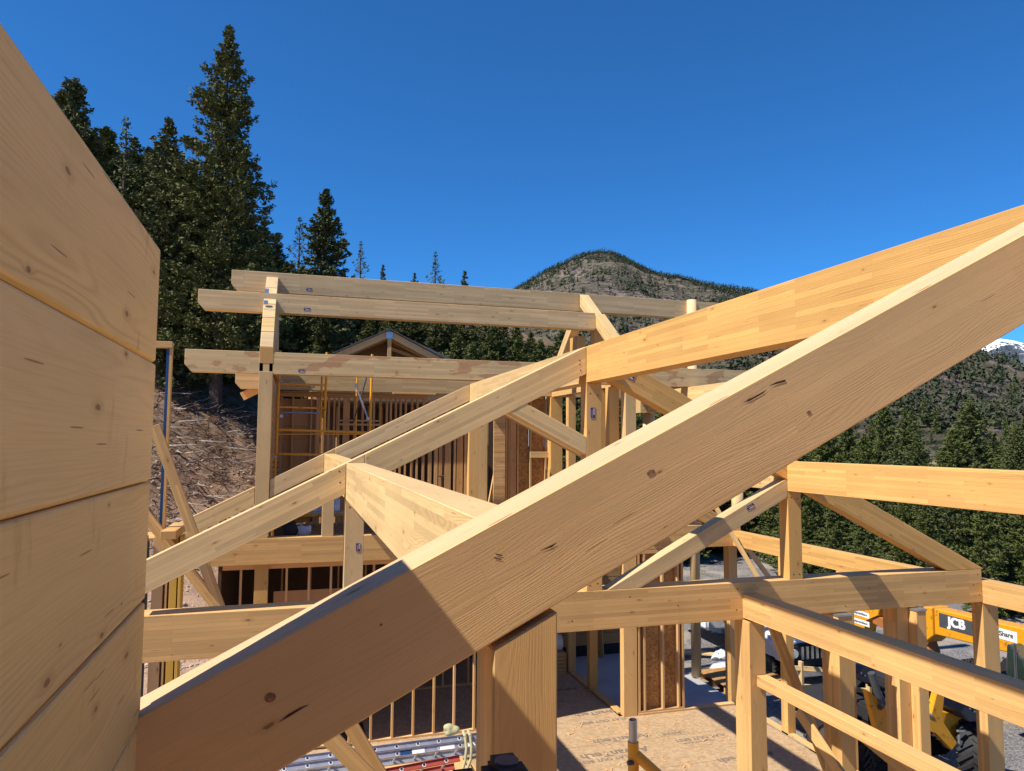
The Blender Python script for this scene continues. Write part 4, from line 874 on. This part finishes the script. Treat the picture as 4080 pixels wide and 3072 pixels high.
bm = bmesh.new(); bmesh.ops.create_icosphere(bm, subdivisions=3, radius=.15, matrix=Matrix.Translation((2.32, 10.85, -4.22)) @ Matrix.Diagonal((.8, .5, .5, 1)))
for v in bm.verts: v.co += (v.co-Vector((2.32, 10.85, -4.22))).normalized()*mnoise.noise(v.co*8)*.07
o = finish('strap_bundle', bm, HOSE, smooth=True); tag(o, 'bundled yellowish strap heaped on top of the aluminium ladder', 'strap')
# yard litter
t = thing('pallet', 'pallet topped with a particle board sheet at the edge of the concrete slab', 'pallet', (10.9, 17, -6.2))
solid('sheet', [(10.35, 12.2, 16.2, 17.5, -5.98, -5.96)], OSB, t, 0)
for y in (16.25, 16.8, 17.4): solid('runner', [(10.4, 12.1, y, y+.06, -6.18, -5.985)], STU[0], t, 0)
o = stick('loose_plank', (10.4, 19.9, -6.1), (13.2, 18.3, -6.1), .22, .05, PAL, None, (0, 1, 0)); tag(o, 'loose pale plank lying on the gravel beyond the slab', 'plank')
for (x, y, s_, lab) in ((12.05, 18.9, .30, 'torn white plastic wrap blown onto the loose plank'), (13.5, 21.5, .16, 'small white crumpled wrap alone on the gravel'), (11.4, 17.9, .35, 'grey plastic wrap heaped behind the pallet')):
    bm = bmesh.new(); bmesh.ops.create_icosphere(bm, subdivisions=3, radius=s_, matrix=Matrix.Translation((x, y, -6.15)) @ Matrix.Diagonal((1.2, .7, .6, 1)))
    for v in bm.verts: v.co += Vector((1, .6, 1))*mnoise.noise(v.co*7)*.5*s_
    o = finish('plastic_wrap', bm, ROPE, smooth=True); tag(o, lab, 'plastic wrap')
bm = bmesh.new(); rb2 = random.Random(2)
for i in range(1400):
    a = rb2.uniform(0, 6.28); rr = rb2.random()**.5*1.9; x = 14.6+rr*math.cos(a)*1.3; y = 24.2+rr*math.sin(a); z = -6.1+max(0, 1.5-rr*.75)*rb2.random()
    d = Vector((rb2.uniform(-1, 1), rb2.uniform(-1, 1), rb2.uniform(-.4, .6)))*rb2.uniform(.2, .7); tube(bm, (x, y, z), Vector((x, y, z))+d, .012, 3, .004, False)
o = finish('brush_pile', bm, foliage_mat('dry_brush', (.16, .17, .07), (.22, .20, .10), (.30, .28, .18))); tag(o, 'pile of cut green and yellow branches beyond the slab', 'brush pile', kind='stuff')

# small house with gable roof beyond the wing
t = thing('garage', 'small building with an open timber gable and dark roof beyond the long purlins', 'building', (3.6, 31, -4))
GY = 30.0; ap = (3.63, 4.62); le = (.2, 2.95); re_ = (7.06, 2.95)
gk = (ap[1]-le[1])/(ap[0]-le[0])
for sgn, e in ((1, le), (-1, re_)):
    for y, mm in ((GY, STU), (GY+.7, PLY), (GY+1.4, PLY)):
        prism('rafter' if y > GY else 'barge_board', [(ap[0], ap[1]-.03), (e[0], e[1]-.03), (e[0], e[1]-.30), (ap[0], ap[1]-.33)], 'y', y, y+.05, mm, (1, 0, gk*sgn), t)
    prism('roof_sheet', [(ap[0], ap[1]+.03), (e[0]-.1*sgn, e[1]-.05+.03), (e[0]-.1*sgn, e[1]-.05-.0), (ap[0], ap[1])], 'y', GY-.12, GY+9, [ROOF]*3, (0, 1, 0), t, None, 0)
bx('king_post', 3.56, 3.72, GY-.03, GY-.001, 3.2, 4.3, STU, (0, 0, 1), t); solid('truss_plate', [(3.50, 3.78, GY-.045, GY-.031, 4.24, 4.50)], STEEL, t, 0)
for x in (4.0, 4.4, 4.9): bx('stud', x, x+.08, GY+2.2, GY+2.3, 2.9, 4.2, PLY, (0, 0, 1), t)
stick('web_board', (3.85, GY+1.0, 3.95), (5.6, GY+1.0, 3.35), .14, .05, RED, t)
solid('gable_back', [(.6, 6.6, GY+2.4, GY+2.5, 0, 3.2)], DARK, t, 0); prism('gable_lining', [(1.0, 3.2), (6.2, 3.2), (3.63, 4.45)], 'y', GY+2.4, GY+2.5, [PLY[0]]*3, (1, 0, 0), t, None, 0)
solid('wall', [(.6, 6.6, GY+.4, GY+8, -5, 2.9)], PLY[0], t, 0)
prism('roof_edge', [(ap[0]+.05, ap[1]+.06), (8.05, 2.78), (7.2, 2.80)], 'y', GY+.3, GY+3, [ROOF]*3, (0, 1, 0), t, None, 0)
# distant cabin with a metal roof between the posts
t = thing('cabin', 'brown cabin with a pale metal roof far behind the posts', 'building', (14, 38, -3))
solid('wall', [(12.6, 18.6, 37, 42, -6, -.35)], plain('brown_siding', (.20, .09, .05), .8), t, 0)
prism('roof', [(12.0, .75), (14.9, .05), (19.0, -.35), (19.0, -.5), (12, -.2)], 'y', 36.6, 42.5, [plain('pale_metal_roof', (.55, .60, .68), .4)]*3, (0, 1, 0), t, None, 0)
for i in range(4): solid('window', [(13.1+i*.9, 13.5+i*.9, 36.98, 37.0, -1.3, -.7)], WHT, t, 0)

# ------------------------------------------------------------------ machines in the yard
def wheel(parent, c, ax, R, wd, side):
    """tyre with lugs and a dished rim; ax = axle direction"""
    c = Vector(c); ax = Vector(ax).normalized(); X = ZU; Yv = ax.cross(X).normalized(); n = 36
    prof = [(-wd/2, R*.60), (-wd/2, R*.86), (-wd*.42, R*.95), (wd*.42, R*.95), (wd/2, R*.86), (wd/2, R*.60)]
    bm = bmesh.new(); rings = []
    for i in range(n):
        a = 2*math.pi*i/n; d = X*math.cos(a)+Yv*math.sin(a); rings.append([bm.verts.new(c+ax*p[0]+d*p[1]) for p in prof])
    for i in range(n):
        for k in range(len(prof)-1): bm.faces.new((rings[i][k], rings[(i+1) % n][k], rings[(i+1) % n][k+1], rings[i][k+1]))
    for i in range(22):
        for sg in (-1, 1):
            a = 2*math.pi*(i+.25*(sg+1))/22; d = X*math.cos(a)+Yv*math.sin(a); tn = -X*math.sin(a)+Yv*math.cos(a)
            ln = (ax*sg*.8+tn*.6).normalized(); cc = c+d*R*.965+ax*sg*wd*.26
            Mx = Matrix(((ln.x, (d.cross(ln)).x, d.x, cc.x), (ln.y, (d.cross(ln)).y, d.y, cc.y), (ln.z, (d.cross(ln)).z, d.z, cc.z), (0, 0, 0, 1)))
            cbx(bm, -wd*.30, wd*.30, -R*.045, R*.045, -R*.06, R*.045, Mx)
    ty = finish('tyre', bm, BLK, parent)
    bm = bmesh.new(); tube(bm, c-ax*wd*.40, c+ax*wd*.40, R*.60, 28); tube(bm, c+ax*side*wd*.35, c+ax*side*wd*.52, R*.16, 16)
    for i in range(8):
        a = 2*math.pi*i/8; d = X*math.cos(a)+Yv*math.sin(a); tube(bm, c+ax*side*wd*.38+d*R*.34, c+ax*side*wd*.45+d*R*.34, .022, 8)
    finish('rim', bm, DKG, parent)
th = thing('telehandler', 'near yellow telehandler with lug tyres, stabiliser frame facing the building', 'telehandler', (11, 12, -6.2))
def plate(name, pts, y0, y1, mat, parent, bev=.012):
    return prism(name, pts, 'y', y0, y1, [mat]*3, (1, 0, 0), parent, None, bev)
FY = 10.55
plate('stabiliser_arm', [(9.52, -4.2), (9.62, -4.25), (9.74, -4.42), (9.86, -4.46), (10.02, -4.68), (10.02, -5.25), (9.82, -5.2), (9.70, -4.85)], FY, FY+.12, MYEL, th)
plate('stabiliser_arm', [(11.05, -4.32), (11.22, -4.36), (11.10, -4.85), (11.45, -5.28), (11.32, -5.40), (10.98, -5.05), (10.78, -5.0)], FY, FY+.12, MYEL, th)
plate('axle_frame', [(9.95, -4.68), (10.98, -4.72), (11.0, -5.35), (9.95, -5.3)], FY+.13, FY+.4, MYEL, th)
text('maker_lettering', 'JCB', .26, basis((10.38, FY+.125, -4.96), (1, 0, -.03), (.03, 0, 1)), DKG, th, .002, .012)
plate('guard_plate', [(9.92, -4.42), (10.3, -4.62), (10.42, -4.75), (10.3, -4.80), (9.98, -4.62)], FY-.25, FY-.02, MYEL, th)
tubes('pivot_pin', [((9.78, FY-.03, -4.50), (9.78, FY+.0, -4.50))], .05, DKG, th, 16)
for a, b, r_ in (((9.58, FY-.05, -3.90), (9.72, FY-.05, -4.32), .062), ((9.70, FY-.05, -4.28), (9.80, FY-.05, -4.50), .035), ((9.75, FY+.05, -4.2), (9.88, FY, -4.46), .05)): tubes('hydraulic_cylinder', [(a, b)], r_, DKG, th, 14)
plate('mudguard', [(9.72, -4.12), (9.90, -3.98), (10.20, -4.0), (10.20, -4.18), (10.12, -4.30), (9.86, -4.24)], FY+.5, FY+1.3, DKG, th)
plate('mudguard', [(11.45, -4.72), (11.62, -4.52), (12.0, -4.55), (12.05, -4.75), (11.9, -4.92), (11.62, -4.9)], FY-.1, FY+.9, DKG, th)
for x, z in ((11.62, -4.66), (11.68, -4.61), (11.72, -4.72), (11.78, -4.67)): tubes('bolt', [((x, FY-.13, z), (x, FY-.1, z))], .018, STEEL, th, 8)
for x, z in ((9.84, -4.08), (9.92, -4.13)): tubes('bolt', [((x, FY+.47, z), (x, FY+.5, z))], .016, STEEL, th, 8)
wheel(th, (12.05, 10.75, -5.58), (.62, -.78, 0), .64, .46, 1); wheel(th, (9.95, 11.75, -5.58), (.96, .28, 0), .62, .42, -1)
wheel(th, (12.9, 13.8, -5.58), (.96, .28, 0), .62, .42, 1)
solid('chassis', [(10.6, 12.0, 11.2, 14.4, -5.8, -5.45)], BLK, th, .05); solid('gearbox', [(10.9, 11.6, 11.3, 12.4, -5.45, -5.1), (11.0, 11.3, 11.0, 11.3, -5.2, -4.95)], BLK, th, .05); solid('belly_plate', [(12.2, 12.9, 11.9, 13.6, -5.3, -5.0)], BLK, th, .05)
plate('body_panel', [(11.05, -4.72), (11.95, -4.95), (11.6, -5.35), (11.25, -5.1)], FY+.2, FY+.5, MYEL, th)
tubes('hose', [((11.40, FY-.05, -5.05), (11.55, FY-.05, -5.08)), ((11.42, FY-.06, -5.12), (11.42, FY-.06, -5.26)), ((10.3, FY, -4.5), (10.9, FY, -4.75)), ((10.2, FY+.1, -4.4), (10.95, FY+.1, -4.55))], .022, STEEL, th)
tubes('cross_hose', [((10.1, FY+.2, -4.35), (10.75, FY+.2, -4.5)), ((10.05, FY+.25, -4.5), (10.8, FY+.25, -4.6))], .03, BLK, th)
cb = thing('machine_cab', 'green tinted cab of a machine with a round work light, under the far boom', 'cab', (14.5, 11.5, -6.2))
prism('glass', [(11.55, -5.2), (11.85, -4.45), (12.1, -4.22), (12.2, -4.22), (12.25, -5.2)], 'x', 14.65, 16.2, [GRN]*3, (1, 0, 0), cb, None, .03); solid('frame', [(14.6, 16.25, 11.5, 12.3, -5.6, -5.2), (14.61, 14.66, 11.95, 12.02, -5.2, -4.15)], DKG, cb, .02)
bm = bmesh.new(); tube(bm, (14.85, 11.45, -4.62), (14.85, 11.55, -4.60), .085, 18); finish('work_light', bm, LGT, cb)
t2h = thing('telehandler', 'far telehandler with its long lettered boom lowered across the yard', 'telehandler', (15.5, 13, -6.2))
BX = 15.0
def bpt(y, z): return (y, z)
prism('boom', [(14.35, -3.96), (8.6, -3.80), (8.6, -4.32), (14.35, -4.58)], 'x', BX, BX+.42, [MYEL]*3, (0, 1, 0), t2h, None, .02)
prism('boom_collar', [(14.62, -3.97), (14.36, -3.94), (14.36, -4.62), (14.62, -4.85)], 'x', BX-.05, BX+.5, [MYEL]*3, (0, 1, 0), t2h, None, .02)
prism('boom_inner', [(15.9, -4.06), (14.63, -4.02), (14.63, -4.66), (15.9, -4.62)], 'x', BX+.04, BX+.38, [DKG]*3, (0, 1, 0), t2h, None, .02)
for k in range(4): tubes('hose', [((BX+.02, 15.9, -4.12-.11*k), (BX+.02, 14.63, -4.14-.11*k))], .028, BLK, t2h)
prism('boom_bracket', [(15.55, -4.0), (15.3, -4.0), (15.35, -4.82), (15.6, -4.85)], 'x', BX-.04, BX+.46, [MYEL]*3, (0, 1, 0), t2h, None, .015)
prism('under_frame', [(16.4, -4.55), (14.7, -4.75), (14.55, -5.1), (14.9, -5.1), (15.6, -4.9), (16.4, -4.8)], 'x', BX+.05, BX+.4, [plain('rusty_orange_steel', (.35, .12, .03), .7)]*3, (0, 1, 0), t2h, None, .015)
prism('gooseneck', [(17.3, -4.05), (16.0, -4.05), (16.15, -4.55), (16.6, -4.75), (16.75, -5.5), (17.5, -5.6)], 'x', BX, BX+.4, [MYEL]*3, (0, 1, 0), t2h, None, .02)
R3 = basis((BX-.006, 13.72, -4.18), (0, -1, .02), (0, .02, 1))
solid('decal_panel', [(BX-.004, BX, 13.28, 14.20, -4.36, -4.03)], DKG, t2h, 0); text('maker_lettering', 'JCB', .30, R3, WHT, t2h, .002, .016)
solid('decal_panel', [(BX-.004, BX, 12.22, 13.30, -4.24, -4.01)], WHT, t2h, 0); text('hire_lettering', 'EquipmentShare', .145, basis((BX-.006, 12.78, -4.125), (0, -1, .02), (0, .02, 1)), DKG, t2h, .002, .004)
for zz in (-4.62, -4.85): solid('decal_panel', [(BX-.004, BX, 16.45, 17.15, zz-.07, zz+.07)], WHT, t2h, 0); 
for zz in (-4.62, -4.85): text('hire_lettering', 'EquipmentShare', .085, basis((BX-.006, 16.80, zz), (0, -1, 0), (0, 0, 1)), DKG, t2h, .002, .002)
bm = bmesh.new(); tube(bm, (BX-.005, 16.75, -4.28), (BX, 16.75, -4.28), .19, 28); finish('round_emblem', bm, WHT, t2h)
bm = bmesh.new()
for a in range(8):
    if a in (0, 1): continue
    an = a*math.pi/4; tube(bm, (BX-.009, 16.75+.10*math.cos(an), -4.28+.10*math.sin(an)), (BX-.0055, 16.75+.10*math.cos(an), -4.28+.10*math.sin(an)), .042, 12)
finish('emblem_dots', bm, DKG, t2h)
solid('pin_boss', [(BX-.09, BX-.002, 13.03, 13.12, -4.36, -4.10)], DKG, t2h, .01); tubes('grease_line', [((BX-.06, 13.05, -4.14), (BX-.08, 13.2, -4.18))], .03, WHT, t2h)
solid('bracket', [(BX+.02, BX+.4, 11.0, 11.3, -3.86, -3.70)], MYEL, t2h, .02)
solid('chassis', [(BX+.5, BX+2.0, 8.8, 13.6, -5.9, -5.3)], BLK, t2h, .06)
wheel(t2h, (BX+1.9, 13.6, -5.6), (1, 0, 0), .6, .4, -1); wheel(t2h, (BX+.3, 13.6, -5.6), (1, 0, 0), .6, .4, -1)
# white pickup, nose towards the building
pk = thing('pickup_truck', 'white and black pickup with an upright chrome grille behind the left posts', 'pickup truck', (13.4, 17, -6.2), None, 0)
solid('hood', [(12.2, 14.1, 16.4, 18.2, -5.25, -5.02)], WHT, pk, .10); solid('fender', [(12.1, 12.55, 16.3, 18.4, -5.6, -5.06)], WHT, pk, .08)
solid('front_mask', [(12.15, 14.15, 16.25, 16.45, -5.75, -5.15)], BLK, pk, .04)
for i in range(7): solid('grille_slot', [(12.62+i*.15, 12.71+i*.15, 16.21, 16.26, -5.52, -5.20)], CHR, pk, .01)
solid('bumper', [(12.1, 14.2, 16.05, 16.28, -5.92, -5.72)], CHR, pk, .04); solid('cabin', [(12.3, 14.0, 18.2, 20.0, -5.2, -4.5)], GRN, pk, .15); solid('bed', [(12.2, 14.1, 20.0, 22.0, -5.7, -5.0)], WHT, pk, .08)
bm = bmesh.new(); tube(bm, (12.42, 16.2, -5.36), (12.42, 16.26, -5.36), .11, 18); finish('headlight', bm, LGT, pk)
wheel(pk, (12.25, 17.0, -5.82), (1, 0, 0), .38, .26, -1); wheel(pk, (14.0, 17.0, -5.82), (1, 0, 0), .38, .26, 1)
# rough fence frame by the outer sill
t = thing('board_fence', 'rough temporary frame of grey boards beyond the outer sill', 'fence', (11.5, 15, -6.2))
for x, y in ((11.35, 14.6), (12.6, 13.9)): stick('upright', (x, y, -6.2), (x, y, -5.0), .12, .06, PAL, t, (0, 1, 0))
for z in (-5.15, -5.95, -5.55): stick('board', (11.0, 14.75, z), (13.0, 13.7, z), .10, .03, PAL, t)
t = thing('tool_box', 'black angled box standing on the subfloor below the thin rail', 'box', (7.1, 9.2, FL)); prism('body', [(6.95, FL+.001), (7.7, FL+.001), (7.7, -4.95), (7.2, -4.95), (6.95, -5.2)], 'y', 9.0, 9.5, [DKG]*3, (1, 0, 0), t, None, .02)
